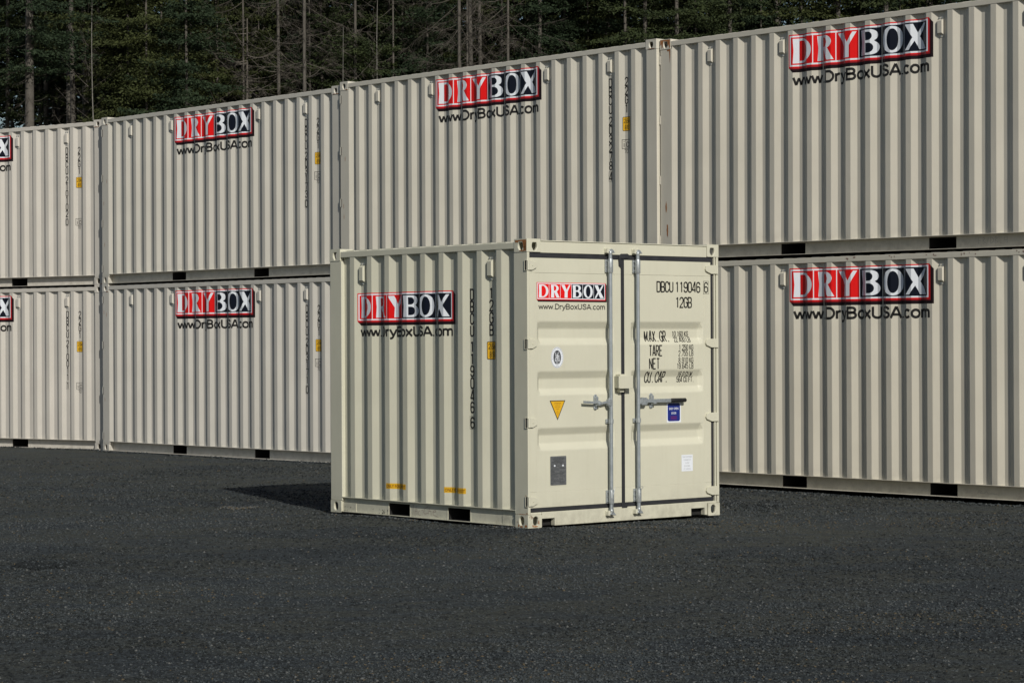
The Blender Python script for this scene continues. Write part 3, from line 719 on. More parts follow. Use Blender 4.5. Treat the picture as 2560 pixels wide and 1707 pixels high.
rf_ = random.Random(33); d = Decal()
for k in range(46):
    fx = .62 + .28 * rf_.random() ** .6 if k < 30 else rf_.uniform(.20, .34); fz = .018 + .05 * rf_.random() ** 2
    d.put(poly_shape([blob(fx, fz, rf_.uniform(.001, .005), rf_.uniform(.002, .009), 8, .4, k)]), M['black_coat_shade'])
d.build('tar_flecks', F, lambda u, w, l: (u, (.0255 if u < .388 else .0315) - l, w))['kind'] = 'stuff'
# print on the doors
dcuts = [z for z, _d in ZB]
def dmap(u, w, l): return (door_x(w) + l + .0006, u, w)
d = Decal(); logo(d, .124, 2.046, .838, .156, .018); d.build('logo_sticker', doorL, dmap, cuts_z=dcuts)
d = Decal(); d.put(sans_text('www.DryBoxUSA.com', .146, 1.960, .049, .812, .0082), M['black']); d.build('web_address_lettering', doorL, dmap)
d = Decal(); cx, cz, rx, rz = .366, 1.525, .076, .096     # round classification seal
d.put(poly_shape([arc(cx, cz, rx, rz, 0, 350, 35)]), M['white'], 0)
d.put(poly_shape([arc(cx, cz, rx * .95, rz * .95, 0, 350, 35), arc(cx, cz, rx * .92, rz * .92, 0, 350, 35)]), M['seal_grey'], 1)
d.put(poly_shape([arc(cx, cz, rx * .60, rz * .68, 0, 350, 35)]), M['seal_grey'], 1)
for w_, a0, a1 in (('BUREAU VERITAS', 190, -10),):
    for i, ch in enumerate(w_):
        if ch == ' ': continue
        a = a0 + (a1 - a0) * i / (len(w_) - 1); vs_, fs = text_shape(ch, .012, None, .004, 'CENTER'); t = R(a - 90)
        px, pz = cx + rx * .77 * math.cos(R(a)), cz + rz * .81 * math.sin(R(a))
        d.put(([(px + v[0] * math.cos(t) - (v[1] - .006) * math.sin(t), pz + v[0] * math.sin(t) + (v[1] - .006) * math.cos(t)) for v in vs_], fs), M['pale_grey'], 1)
d.put(text_shape('1828', .011, .034, .004, 'CENTER'), M['pale_grey'], 1, cx, cz - rz * .86)
for st, t in (([(-.003, .028), (.0, .010), (.0, -.010)], .011), ([(0, .0), (-.012, .006), (-.018, .010), (-.020, .046)], .0045), ([(.002, .018), (.010, .030), (.016, .050)], .004), ([(0, -.008), (-.008, -.028), (-.014, -.046)], .005), ([(.001, -.008), (.006, -.030), (.004, -.044)], .005),
              ([(-.026, -.004), (.028, -.004)], .005), ([(-.024, -.012), (-.022, -.034)], .008), ([(.020, -.012), (.022, -.036)], .010), ([(.018, .004), (.018, .020)], .012), ([(-.016, -.056), (.016, -.056)], .006), ([(0, .034), (0, .040)], .007)):
    d.put(stroke_poly([(cx + p[0], cz + p[1]) for p in st], t), M['white'], 2)
d.build('oval_seal', doorL, dmap, cuts_z=dcuts)['label'] = 'white oval BUREAU VERITAS 1828 seal'
d = Decal(); d.put(poly_shape([[(.273, 1.137), (.462, 1.137), (.3675, .958)]]), M['black'], 0); d.put(poly_shape([[(.2855, 1.1295), (.4495, 1.1295), (.3675, .974)]]), M['yellow'], 1)
for i, (tx, h_, w_) in enumerate((('ATTENTION', .013, .078), ('NO MORE THAN', .007, .06), ('EIGHT HIGH', .008, .062), ('STACK', .008, .035), ('OF', .006, .014), ('FULL', .009, .03), ('LOAD', .006, .018))):
    d.put(text_shape(tx, h_, w_, .002, 'CENTER'), M['brown'], 2, .3675, 1.105 - i * .0163)
d.build('warning_triangle', doorL, dmap)['label'] = 'yellow downward triangle sticker with black edge'
b = MB(); b.prism([(y_, z_) for y_, z_ in rrect(.276, .372, .469, .634, .008)], 'x', XE - .0135, XE - .010); pl = b.build('data_plate', M['plate'], doorL, .001)
d = Decal(); r5 = random.Random(5)
for i, z in enumerate(np.linspace(.612, .386, 21)):
    if i < 3: segs = [(.30 + .01 * i, .445 - .012 * i)]
    else: segs = [(.285, .285 + r5.uniform(.03, .09)), (.385, .385 + r5.uniform(.03, .075))] if i % 3 else [(.285, .36 + r5.uniform(0, .09))]
    for a, c in segs: d.rect(a, z, c, z + r5.uniform(.002, .005), M['plate_ink'])
d.build('plate_etching', pl, lambda u, w, l: (XE - .0098 + l * .3, u, w))
for y_ in (.325, .425):
    b = MB(); b.tube([(XE - .010, y_, .548), (XE - .006, y_, .548)], .009, 10); b.build('rivet', M['white'], pl)
b = MB(); b.box(XE - .0138, XE - .0125, .268, .477, .363, .643); b.build('plate_backing', M['door'], doorL)
# right door
d = Decal(); T_ = .0120
d.put(stroke_text('DBCU', 1.622, 2.133, .042, .094, .0555, T_), M['black']); d.put(stroke_text('119046', 1.866, 2.133, .042, .094, .0562, T_), M['black']); d.put(stroke_text('6', 2.251, 2.133, .042, .094, .05, T_), M['black'])
d.put(stroke_poly([(2.238, 2.120), (2.306, 2.120), (2.306, 2.240), (2.238, 2.240), (2.238, 2.118)], .003), M['thin_black'])
d.put(stroke_text('12GB', 1.868, 1.988, .042, .094, .055, T_), M['black']); d.build('serial_number_lettering', doorR, lambda u, w, l: (XE - .0114 + l, u, w))['label'] = 'black lettering DBCU 119046 6 and 12GB'
d = Decal(); nw = {'.': .62, ' ': .55, 'M': 1.3, ',': .55}
def row(tx, y0, y1, z, h, t):
    n = sum(nw.get(c, 1) for c in tx[:-1]) + .72; p = (y1 - y0) / n
    d.put(stroke_text(tx, y0, z, p * .70, h, p, t, narrow=nw), M['black'])
row('MAX. GR.', 1.490, 1.806, 1.666, .096, .0120); row('TARE', 1.520, 1.686, 1.532, .096, .0120); row('NET', 1.521, 1.650, 1.410, .096, .0120); row('CU. CAP.', 1.488, 1.786, 1.284, .096, .0120)
row('10.160 KG', 1.850, 2.058, 1.713, .048, .0066); row('22.400 LB', 1.864, 2.077, 1.662, .044, .0066); row('1.250 KG', 1.910, 2.096, 1.586, .048, .0066); row('2.755 LB', 1.904, 2.096, 1.530, .048, .0066)
row('8.910 KG', 1.904, 2.096, 1.465, .048, .0066); row('19.645 LB', 1.882, 2.096, 1.410, .048, .0066); row('16.0 CU.M.', 1.912, 2.126, 1.335, .044, .0066); row('564 CU.FT.', 1.908, 2.138, 1.282, .048, .0066)
d.build('weight_panel_lettering', doorR, dmap, cuts_z=dcuts)['label'] = 'black weight lettering MAX.GR. TARE NET CU. CAP.'
d = Decal(); d.rect(1.742, .902, 1.930, 1.086, M['white'], 0); d.put(poly_shape([rrect(1.754, .914, 1.916, 1.084, .020)]), M['blue'], 1)
d.put(text_shape('EASY OPEN', .022, .120, .012, 'CENTER'), M['white'], 2, 1.835, 1.022); d.put(text_shape('DOOR', .021, .064, .012, 'CENTER'), M['white'], 2, 1.835, .980)
d.put(stroke_poly([(1.797, .930), (1.872, .930), (1.872, .960), (1.797, .960), (1.797, .928)], .002), M['dark_red'], 2); d.put(text_shape('DRYBOX', .014, .062, .004, 'CENTER'), M['dark_red'], 2, 1.835, .938)
d.build('easy_open_sticker', doorR, dmap, cuts_z=dcuts)['label'] = 'blue and white EASY OPEN DOOR sticker'
d = Decal(); d.rect(1.934, .436, 2.084, .592, M['white'], 0)
for i, (tx, w_) in enumerate((('THIS CONTAINER', .125), ('CAPABLE OF', .095), ('9 HIGH', .052), ('STACKING', .078), ('AT 15,000 KG', .092))): d.put(text_shape(tx, .013, w_, .004, 'CENTER'), M['pale_grey'], 1, 2.009, .566 - i * .0285)
d.build('stacking_sticker', doorR, dmap)['label'] = 'small white sticker on stacking'
set_colour(F, (.588, .580, .470, 1))

# ---- twenty foot containers ------------------------------------------------
L20 = 6.058
XF20 = .345
pk20 = [(1.838, 2.198), (3.931, 4.291)]
ribs = lambda k: XF20 + .278 * k
T = empty('twenty_foot_container')
pts20 = container_shell(T, L20, XF20, 20, pk20, [ribs(k) + .212 for k in (3, 7, 10, 14, 17)], .196, L20 - .176, True, [ribs(k) + .173 for k in (1, 5, 13, 17)], 'x0')
for xo, sx in ((0, 1), (L20, -1)):
    for yo, sy in ((0, 1), (WD, -1)):
        casting(xo, yo, sx, sy, 0, False, M['rusty'], T); casting(xo, yo, sx, sy, HT - .118, True, M['rusty'], T)
for y0, y1 in ((.045, 1.195), (1.235, 2.393)):
    b = MB(); b.box(.012, .05, y0, y1, .176, 2.42); dd = b.build('door', M['door'], T, .004)
    for ry in (y0 + .3, y1 - .3):
        b = MB(); b.tube([(-.006, ry, .10), (-.006, ry, 2.50)], .017, 10); b.build('lock_rod', M['zinc_rod'], dd)
b = MB(); b.box(.005, .06, .165, WD - .165, 2.468, 2.570); b.build('door_header', M['door'], T, .003)
b = MB(); b.box(.005, .06, .165, WD - .165, .010, .138); b.build('door_sill', M['door'], T, .003)
b = MB(); b.box(.052, .060, .034, 2.404, .138, 2.4675); b.build('door_gasket', M['rubber'], T)
for zc in (2.352, 1.648, .942, .238):
    b = MB(); b.tube([(-.004, .014, zc - .05), (-.004, .014, zc + .05)], .013, 8); b.box(-.010, .010, .014, .11, zc - .045, zc + .045); b.build('hinge', M['door'], T)
    b = MB(); b.box(.004, .028, -.003, .0038, zc - .055, zc + .055); b.build('hinge_lug', M['bead'], T)
    b = MB(); b.box(.028, .034, -.0022, .0038, zc - .055, zc + .055); b.build('hinge_slot_shade', M['black_coat_shade'], T)  # thin black strip beside the lug stands in for the slot's shade

s20, x2s20, mp20, bld20 = side_print(T, pts20, dict(logo=(2.028, 2.085, 3.996, 2.452), url=(2.085, 3.998, 1.885, .125)))
U_IC, C_ = None, None
boxes = [
 ('C4L', (1.7578, 27.9791, .022), -.8521, 0, None, (.595, .567, .482, 1), 'cream container at the bottom of the right stack, faint red marks on its roof rail'),
 ('C4U', (1.7493, 27.9772, 2.625), -.8490, -.004, None, (.588, .560, .482, 1), 'cream container on top of the right stack, brown rusty corner at its upper left'),
 ('C3L', (-2.3391, 32.4566, .050), -.8372, 0, ('203277', '6', 0), (.585, .563, .487, 1), 'cream container hidden behind the small container, bottom of the second stack from the right'),
 ('C3U', (-2.3391, 32.4566, 2.643), -.8372, 0, ('203278', '4', 0), (.585, .563, .487, 1), 'cream container with number DBCU 203278 4, top of the stack behind the small container'),
 ('C2L', (-6.3872, 37.0232, .016), -.8404, 0, ('203171', '0', 0), (.582, .562, .508, 1), 'cream container numbered DBCU 203171 0 on gravel left of the small container'),
 ('C2U', (-6.3872, 37.0232, 2.609), -.8404, 0, ('203173', '0', 0), (.582, .562, .500, 1), 'cream container with number DBCU 203173 0, on top of the stack left of centre'),
 ('C1L', (-11.3609, 40.6849, .013), -.6136, 0, ('210011', '1', 1), (.585, .558, .505, 1), 'cream container with number DBCU 210011 1, on the ground and cut by the left edge'),
 ('C1U', (-11.3609, 40.6849, 2.605), -.6136, 0, ('210102', '0', 1), (.585, .558, .505, 1), 'cream container with number DBCU 210102 0, upper one cut by the left edge'),
]
roots = []
for i, bx_ in enumerate(boxes): roots.append(T if i == 0 else copy_tree(T))
def far_scrap(root, kind):
    pass
for root, (key, loc, yaw, pt, num, colr, lab) in zip(roots, boxes):
    root.location = loc; root.rotation_euler = (Matrix.Rotation(yaw, 3, 'Z') @ Matrix.Rotation(-pt, 3, 'Y')).to_euler()
    tag(root, lab, 'shipping container', 'twenty foot containers stacked two high in a row')
    if num and key != 'C3L':
        def bld_(d, nm, lb=None, root=root):
            o = d.build(nm, root, mp20, cuts_x=s20)
            if lb: o['label'] = lb
        xc = ribs(17) + .146; code_column(x2s20, bld_, xc, 2.187, .095, .1072, .046, 'DBCU', num[0], num[1], .030, .0145)
        d = Decal(); d.put(stroke_text('22G1', x2s20(ribs(18) + .143), 2.183 - .095, .044, .095, .1085, .0140, True), M['black']); bld_(d, 'size_code_lettering')
        height_sticker(x2s20, bld_, ribs(18) + .110, 1.713, .135, .170); ic_mark(x2s20, bld_, ribs(18) + .104, 1.058 if num[2] else 1.440)
    if key == 'C4U':
        rust_patch(root, [[(.012, HT - .006), (.170, HT - .008), (.172, HT - .10), (.160, HT - .112), (.150, HT - .060), (.135, HT - .095), (.128, HT - .030), (.060, HT - .020), (.052, HT - .085), (.034, HT - .108), (.030, HT - .05), (.012, HT - .07)]], sidemap)
        rust_patch(root, [[(.150, 2.473), (.172, 2.473), (.170, 2.38), (.163, 2.30), (.158, 2.40)], blob(.135, HT - .135, .020, .010, sd=20), blob(.12, .35, .012, .08, sd=21), blob(.10, .62, .010, .06, sd=22)], lambda u, w, l: (u, .0034 - l, w))
        scrawl(root, [[(0, 0), (0, 1), (.1, 1)], [(0, .5), (.08, .5)], [(.15, 0), (.15, 1), (.22, .8), (.15, .5), (.24, .2), (.15, 0)], [(.28, 0), (.36, 1)], [(.42, 0), (.42, 1), (.52, .7), (.52, .3), (.42, 0)], [(.58, 0), (.58, 1), (.66, .8), (.58, .5), (.68, .2), (.58, 0)], [(.74, 0), (.84, 0)], [(.92, 1), (.9, .5), (1, .5)], [(1, 1), (1, 0)]], 4.62, .05, .36, .07, M['scrawl_grey'], 'marker_scrawl')
    if key in ('C4L', 'C4U'):
        for ch in list(root.children):
            if ch.name.startswith(('hinge_lug', 'hinge_slot_shade')): bpy.data.objects.remove(ch)
    if key == 'C4L':
        r9 = random.Random(9); lp = []
        for k in range(16):
            xx_ = r9.choice([2.9, 3.2, 3.45, 4.0, 4.35, 4.5, 5.1]) + r9.uniform(-.05, .12); lp.append(blob(xx_, RZ1 - .012 - r9.uniform(0, .02), r9.uniform(.004, .02), r9.uniform(.006, .014), 10, .4, k))
        d = Decal()
        for q in lp: d.put(poly_shape([q]), M['scrawl'])
        d.build('rust_patch', root, lambda u, w, l: (u, .0026 - l, w))
        scrawl(root, [[(0, .2), (.1, .8), (.2, .7), (.12, .3), (.3, .2), (.42, .7), (.5, .2), (.7, .3), (1, .1)]], 4.55, .05, .28, .05, M['scrawl_grey'], 'marker_scrawl', .0815)
    if key in ('C3U', 'C2U', 'C2L', 'C1U'):
        rr_ = random.Random(key); 
        rust_patch(root, [blob(L20 - .10 + rr_.uniform(-.05, .05), HT - .112, .05, .004, sd=k) for k in (1, 2)] + [blob(.15, HT - .114, .02, .005, sd=3), blob(L20 - .03, .02, .012, .01, sd=5)], sidemap)
        rust_patch(root, [blob(rr_.uniform(.04, .15), rr_.uniform(.5, 2.2), .004, .035, sd=31 + k) for k in range(3)], lambda u, w, l: (u, .0034 - l, w))
    set_colour(root, colr)

# ------------------------------------------------------------------ ground
g = mat('gravel_ground', rough=.92, spec=.25); gb = g.node_tree.nodes['Principled BSDF']; v = coords(g)
fine = noise(g, v, 55, 6, .8); mid = noise(g, v, 9, 5, .65); big = noise(g, coords(g, (.30, .62, 1)), 1.5, 6, .68)
vo = N(g, 'ShaderNodeTexVoronoi'); vo.inputs['Scale'].default_value = 75; L(g, v, vo.inputs['Vector'])
stone = ramp(g, vo.outputs['Color'], [(.0, g3(.35)), (.5, g3(.95)), (.85, g3(1.6)), (1, g3(2.4))])
tone = ramp(g, big, [(.28, (.027, .033, .036)), (.43, (.037, .045, .049)), (.53, (.051, .055, .047)), (.62, (.041, .049, .052)), (.76, (.057, .060, .050))])
c1 = mix(g, tone, stone, .8, 'MULTIPLY')
c1 = mix(g, c1, ramp(g, noise(g, v, 24, 3, .6), [(.35, g3(.62)), (.65, g3(1.5))]), .8, 'MULTIPLY')
c1 = mix(g, c1, ramp(g, mid, [(.3, g3(.78)), (.7, g3(1.2))]), .8, 'MULTIPLY')
c1 = mix(g, c1, ramp(g, fine, [(.36, g3(.40)), (.64, g3(1.7))]), .85, 'MULTIPLY')
L(g, c1, gb.inputs['Base Color'])
n1 = bump(g, mid, .6, .03); n2 = bump(g, fine, 1.0, .016, n1); n3 = bump(g, vo.outputs['Distance'], .7, .01, n2); L(g, n3, gb.inputs['Normal'])
b = MB()
xs_g = np.concatenate([[-600, -200, -60], np.linspace(-16, 16, 120), [60, 200, 600]]); ys_g = np.concatenate([[-300, -40, 2], np.linspace(9, 46, 150), [80, 200, 900]])
rg = np.random.default_rng(3)
def hgt(x, y):
    h = .006 * math.sin(x * 1.7 + y * .9) + .005 * math.sin(x * 3.1 - y * 2.3 + 1) + .004 * math.sin(y * 5.1 + x * 1.1)
    k = min(max((y - 26.5) / 4, 0), 1); k = k * k * (3 - 2 * k)
    c3 = math.exp(-(((x + .3) / 3.2) ** 2 + ((y - 31.5) / 2.2) ** 2) * 1.2)
    return -.012 + h * .8 + k * .028 + k * c3 * .020
Vg = [(float(x), float(y), hgt(x, y) if abs(x) < 17 and 8 < y < 47 else -.012) for y in ys_g for x in xs_g]; nx = len(xs_g)
b.add(Vg, [(j * nx + i, j * nx + i + 1, (j + 1) * nx + i + 1, (j + 1) * nx + i) for j in range(len(ys_g) - 1) for i in range(nx - 1)], 0, True)
gr = b.build('ground', g, fix=False); tag(gr, 'dark grey compacted gravel yard', None, None, 'structure')

def patch(x, y):
    return .6 * np.sin(x * 1.3 + 1.7 * np.sin(y * .9)) + .5 * np.sin(y * 1.9 + 1.3 * np.sin(x * 1.1 + 2)) + .35 * np.sin(x * 3.7 - y * 2.9 + np.sin(x * 2.1)) + .25 * np.sin(x * 6.1 + y * 7.3)
def stones(name, xs, ys, size, mats_, weights, label, cat, seed, zoff=0):
    r_ = np.random.default_rng(seed); n = len(xs)
    base = np.array([(1, 0, 0), (0, 1, 0), (-1, 0, 0), (0, -1, 0), (0, 0, .7), (0, 0, -.7)], float)
    tri = np.array([(0, 1, 4), (1, 2, 4), (2, 3, 4), (3, 0, 4), (1, 0, 5), (2, 1, 5), (3, 2, 5), (0, 3, 5)])
    P = base[None] * (1 + r_.uniform(-.35, .35, (n, 6, 1))) * size[:, None, None]
    P[:, :, 2] *= r_.uniform(.5, 1, (n, 1))
    a = r_.uniform(0, 6.28, n); ca, sa = np.cos(a), np.sin(a); tl = r_.uniform(-.5, .5, n)
    X = P[:, :, 0] * ca[:, None] - P[:, :, 1] * sa[:, None]; Y = P[:, :, 0] * sa[:, None] + P[:, :, 1] * ca[:, None]; Z = P[:, :, 2] + X * tl[:, None] * .6
    X += xs[:, None]; Y += ys[:, None]; Z += (np.array([hgt(x, y) for x, y in zip(xs, ys)]) + size * .12 + zoff)[:, None]
    V = np.stack([X, Y, Z], -1).reshape(-1, 3); Fc = (tri[None] + (np.arange(n) * 6)[:, None, None]).reshape(-1, 3)
    me = bpy.data.meshes.new(name); me.vertices.add(len(V)); me.vertices.foreach_set('co', V.ravel())
    me.loops.add(Fc.size); me.loops.foreach_set('vertex_index', Fc.ravel().astype(np.int32)); me.polygons.add(len(Fc)); me.polygons.foreach_set('loop_start', np.arange(0, Fc.size, 3, dtype=np.int32))
    ch = r_.choice(len(mats_), n, p=weights)
    if name == 'gravel':        # drifts of differing stone: slate, darker and browner areas
        pz = patch(xs * .8 + 3, ys * .5 + 1) + r_.normal(0, .25, n); q = patch(xs * .35 + 9, ys * .9 + 4) + r_.normal(0, .3, n)
        ch = np.where((pz > .55) & (ch == 1), 2, ch); ch = np.where((pz < -.5) & (ch == 2), 0, ch); ch = np.where((q > .8) & (ch == 0) & (r_.random(n) < .35), 4, ch)
    mi = np.repeat(ch, 8).astype(np.int32)
    for mm in mats_: me.materials.append(mm)
    me.polygons.foreach_set('material_index', mi); me.update(calc_edges=True)
    o = bpy.data.objects.new(name, me); COL.objects.link(o); tag(o, label, cat, None, 'stuff'); return o
sm = [mat('stone_slate', (.042, .050, .054), .9, 0, .2), mat('stone_grey', (.064, .072, .075), .9, 0, .2), mat('stone_dark', (.016, .019, .020), .9, 0, .2), mat('stone_pale', (.105, .110, .108), .9, 0, .2), mat('stone_tan', (.085, .070, .046), .9, 0, .2)]
ng = 175000
yy = 11.3 + 24 * rng.random(ng) ** 1.45; xx = (rng.random(ng) * 2 - 1) * (.235 * yy + .3)
sz = .0048 + .0085 * rng.random(ng) ** 2.2 + .00032 * (yy - 11)
# keep the stones out from under the small container
cF, sF = math.cos(-.8643), math.sin(-.8643); _k = rng.random(ng) < np.clip(.62 + .34 * patch(xx * .9, yy * .8), .12, 1) * np.clip((35.5 - yy) / 7, 0, 1); xx, yy, sz = xx[_k], yy[_k], sz[_k]
lx = cF * (xx + 1.8045) + sF * (yy - 23.5125); ly = -sF * (xx + 1.8045) + cF * (yy - 23.5125)
keep = ~((lx > .01) & (lx < L10 - .01) & (ly > .02) & (ly < WD - .01))
stones('gravel', xx[keep], yy[keep], sz[keep], sm, [.34, .25, .36, .035, .015], 'loose dark crushed gravel lying over the yard', 'gravel', 5)
def on_ground(u, vv):
    x = (u - 1280) / F_PX; y = (853.5 - vv) / F_PX; r = ROLL; a = x * math.cos(r) - y * math.sin(r); c = x * math.sin(r) + y * math.cos(r); t = CAM_H / -(c + PITCH); return a * t, t
def pile(u0, u1, v0, n, wid, size, cols, w, label, seed, name='gravel_ridge'):
    r_ = np.random.default_rng(seed); t = r_.random(n); a = on_ground(u0, v0); c = on_ground(u1, v0)
    x = a[0] + (c[0] - a[0]) * t + r_.normal(0, .01, n); y = a[1] + (c[1] - a[1]) * t + r_.normal(0, wid, n) + np.sin(t * 9) * wid
    stones(name, x, y, size * (.5 + r_.random(n)), cols, w, label, 'gravel', seed, .004)
pile(42, 175, 1408, 900, .10, .015, sm, [.1, .05, .85, 0, 0], 'short dark ridge of loose stones at the left of the yard', 11)
pile(1810, 1960, 1262, 700, .30, .012, sm, [.35, .15, .45, .05, 0], 'roughed up loose stones right of the small container', 12)
pile(1560, 1790, 1306, 420, .10, .010, sm, [.3, .2, .35, .1, .05], 'scraped loose stones along the foot of the doors', 13)
pile(1490, 1640, 1316, 160, .05, .010, sm, [.1, .1, .2, .3, .3], 'pale crushed stones below the lock rods', 14)
pile(550, 640, 1266, 260, .10, .011, sm, [.1, .2, 0, .35, .35], 'pale tan scatter of stones below the shadow', 15)

def drift(ox, oy, yaw, x0, x1, n, size, label, seed):
    r_ = np.random.default_rng(seed); lx_ = r_.uniform(x0, x1, n); keep_ = (np.sin(lx_ * 2.3 + seed) + np.sin(lx_ * 5.9 + seed * 2) * .6 + r_.normal(0, .5, n)) > -.3; lx_ = lx_[keep_]; ly_ = -.015 - np.abs(r_.normal(0, .07, len(lx_)))
    c_, s_1 = math.cos(yaw), math.sin(yaw); x = ox + c_ * lx_ - s_1 * ly_; y = oy + s_1 * lx_ + c_ * ly_
    o = stones('gravel_drift', x, y, size * (.5 + r_.random(len(x))), sm, [.34, .22, .34, .07, .03], label, 'gravel', seed, .004)
drift(-1.8045, 23.5125, -.8640, 0, 2.99, 900, .011, 'loose stones along the long side of the small container', 31)
drift(-6.3872, 37.0232, -.8404, 0, 6.0, 1500, .016, 'loose stones along the foot of the lower container left of the small one', 32)
drift(-11.3609, 40.6849, -.6136, 3, 6.0, 700, .016, 'loose stones along the foot of the container at the left edge', 33)
drift(1.7578, 27.9791, -.8521, 0, 6.0, 1800, .014, 'loose stones along the foot of the lower right container', 34)

# ------------------------------------------------------------------ forest
def leafmat(name, c1, c2):
    m_ = mat(name, rough=.75, spec=.2); b_ = m_.node_tree.nodes['Principled BSDF']; v_ = coords(m_)
    L(m_, ramp(m_, noise(m_, v_, .9, 4), [(.3, c1), (.7, c2)]), b_.inputs['Base Color']); return m_
ML = [leafmat('fir_needles_dark', (.018, .028, .012), (.043, .057, .019)), leafmat('fir_needles_blue', (.014, .026, .013), (.029, .045, .021)), leafmat('fir_needles_olive', (.026, .035, .012), (.058, .069, .022))]
MBK = speckled('fir_bark', (.050, .045, .038), (.115, .105, .090), .9, 0, 4, .5)
MPB = speckled('pale_bark', (.12, .115, .10), (.22, .21, .19), .85, 0, 6, .3)
MDT = speckled('dead_twigs', (.062, .055, .045), (.135, .12, .10), .9, 0, 3, .2)
def np_mesh(name, V, Fc, mats_, mi=None, smooth=False):
    me = bpy.data.meshes.new(name); V = np.asarray(V, float); Fc = np.asarray(Fc, np.int32); k = Fc.shape[1]
    me.vertices.add(len(V)); me.vertices.foreach_set('co', V.ravel()); me.loops.add(Fc.size); me.loops.foreach_set('vertex_index', Fc.ravel())
    me.polygons.add(len(Fc)); me.polygons.foreach_set('loop_start', np.arange(0, Fc.size, k, dtype=np.int32))
    for mm in mats_: me.materials.append(mm)
    if mi is not None: me.polygons.foreach_set('material_index', np.asarray(mi, np.int32))
    me.update(calc_edges=True); return me
def leaves(C, D, r_, ln, wd):
    """leaf sprays: C centres, D directions; each a bent pair of triangles"""
    n = len(C); rnd = r_.normal(size=(n, 3)); D = D + rnd * .45; D /= np.linalg.norm(D, axis=1)[:, None]
    S = np.cross(D, r_.normal(size=(n, 3))); S /= np.linalg.norm(S, axis=1)[:, None]
    l = (ln * r_.uniform(.6, 1.4, n))[:, None]; w = (wd * r_.uniform(.6, 1.4, n))[:, None]
    V = np.stack([C - D * l * .5, C + S * w * .5, C + D * l * .5, C - S * w * .5 - np.array([0, 0, .25]) * w], 1).reshape(-1, 3)
    Fc = (np.array([(0, 1, 2), (0, 2, 3)])[None] + (np.arange(n) * 4)[:, None, None]).reshape(-1, 3); return V, Fc
def branch_curve(r_, z, az, ln, droop, lift):
    t = np.linspace(0, 1, 8); rr = ln * t; zz = z - droop * ln * t + lift * ln * t ** 2.2
    az2 = az + .25 * r_.normal() * t; return np.stack([np.cos(az2) * rr, np.sin(az2) * rr, zz], 1)
def crown_mesh(name, seed, z0, ztop, maxlen, leafm, dens=1.0, gap=.0, boughs=(4, 7)):
    r_ = np.random.default_rng(seed); Cs, Ds = [], []
    z = z0
    while z < ztop:
        f = (z - z0) / (ztop - z0); lmax = maxlen * (1 - f) ** .75 * (.6 + .4 * min(1, f * 6)) + .3
        for _ in range(int(r_.integers(*boughs))):
            if r_.random() < gap * (1 - f): continue
            az = r_.uniform(0, 6.28); ln = lmax * r_.uniform(.55, 1.1); P = branch_curve(r_, z + r_.uniform(-.15, .15), az, ln, r_.uniform(.15, .5), r_.uniform(.1, .4))
            n = int(125 * ln * dens); t = r_.uniform(.04, 1, n) * 7; i = np.minimum(t.astype(int), 6); fr = (t - i)[:, None]
            C = P[i] * (1 - fr) + P[i + 1] * fr; dirn = P[i + 1] - P[i]; dirn /= np.linalg.norm(dirn, axis=1)[:, None]
            side = np.cross(dirn, [0, 0, 1.]); spread = (.16 + .26 * np.sin(t / 7 * math.pi))[:, None] * min(1.2, ln * .4)
            C = C + side * r_.normal(0, 1, (n, 1)) * spread + np.array([0, 0, -1.]) * np.abs(r_.normal(0, .09, (n, 1))) + r_.normal(0, .025, (n, 3))
            Cs.append(C); Ds.append(dirn + side * np.sign(r_.normal(size=(n, 1))) * .7 - np.array([0, 0, .35]))
        z += r_.uniform(.55, 1.0)
    C = np.concatenate(Cs); D = np.concatenate(Ds); V, Fc = leaves(C, D, r_, .14, .055); return np_mesh(name, V, Fc, [leafm])
def limb_mesh(name, seed, z0, ztop, maxlen, m_, count, twigs=0, rad=.022, upward=False):
    """bare branches as thin tapering three-sided spikes, with finer twigs"""
    r_ = np.random.default_rng(seed); V, Fc = [], []
    def spike(P, r0, r1):
        o = len(V)
        for i, p in enumerate(P):
            rr = r0 + (r1 - r0) * i / (len(P) - 1)
            for a in (0, 2.1, 4.2): V.append((p[0] + rr * math.cos(a) * .7, p[1] + rr * math.sin(a) * .7, p[2] + rr * math.sin(a + .8)))
        for i in range(len(P) - 1):
            for k in range(3): k2 = (k + 1) % 3; Fc.append((o + i * 3 + k, o + i * 3 + k2, o + (i + 1) * 3 + k2, o + (i + 1) * 3 + k))
    for _ in range(count):
        z = r_.uniform(z0, ztop); f = (z - z0) / (ztop - z0); ln = (maxlen * (1 - f) ** .7 + .3) * r_.uniform(.35, 1.1); az = r_.uniform(0, 6.28)
        dr, lf = (r_.uniform(-.1, .95), r_.uniform(.1, 1.0)) if not upward else (r_.uniform(-.9, -.4), r_.uniform(0, .4))
        P = branch_curve(r_, z, az, ln, dr, lf); spike(P, rad * r_.uniform(.6, 1.2), .004)
        for _k in range(int(twigs * ln)):
            i = int(r_.integers(2, 7)); p = P[i]; d0 = P[i] - P[i - 1]; d0 /= np.linalg.norm(d0); sd_ = np.cross(d0, [0, 0, 1.]) * (1 if r_.random() < .5 else -1)
            d1 = d0 * .5 + sd_ * r_.uniform(.4, 1) + np.array([0, 0, r_.uniform(-.7, .25)]); tl = r_.uniform(.2, .75) * min(1, ln * .4)
            spike([p, p + d1 * tl * .5, p + d1 * tl + np.array([0, 0, -.06])], .006, .002)
    return np_mesh(name, V, Fc, [m_])
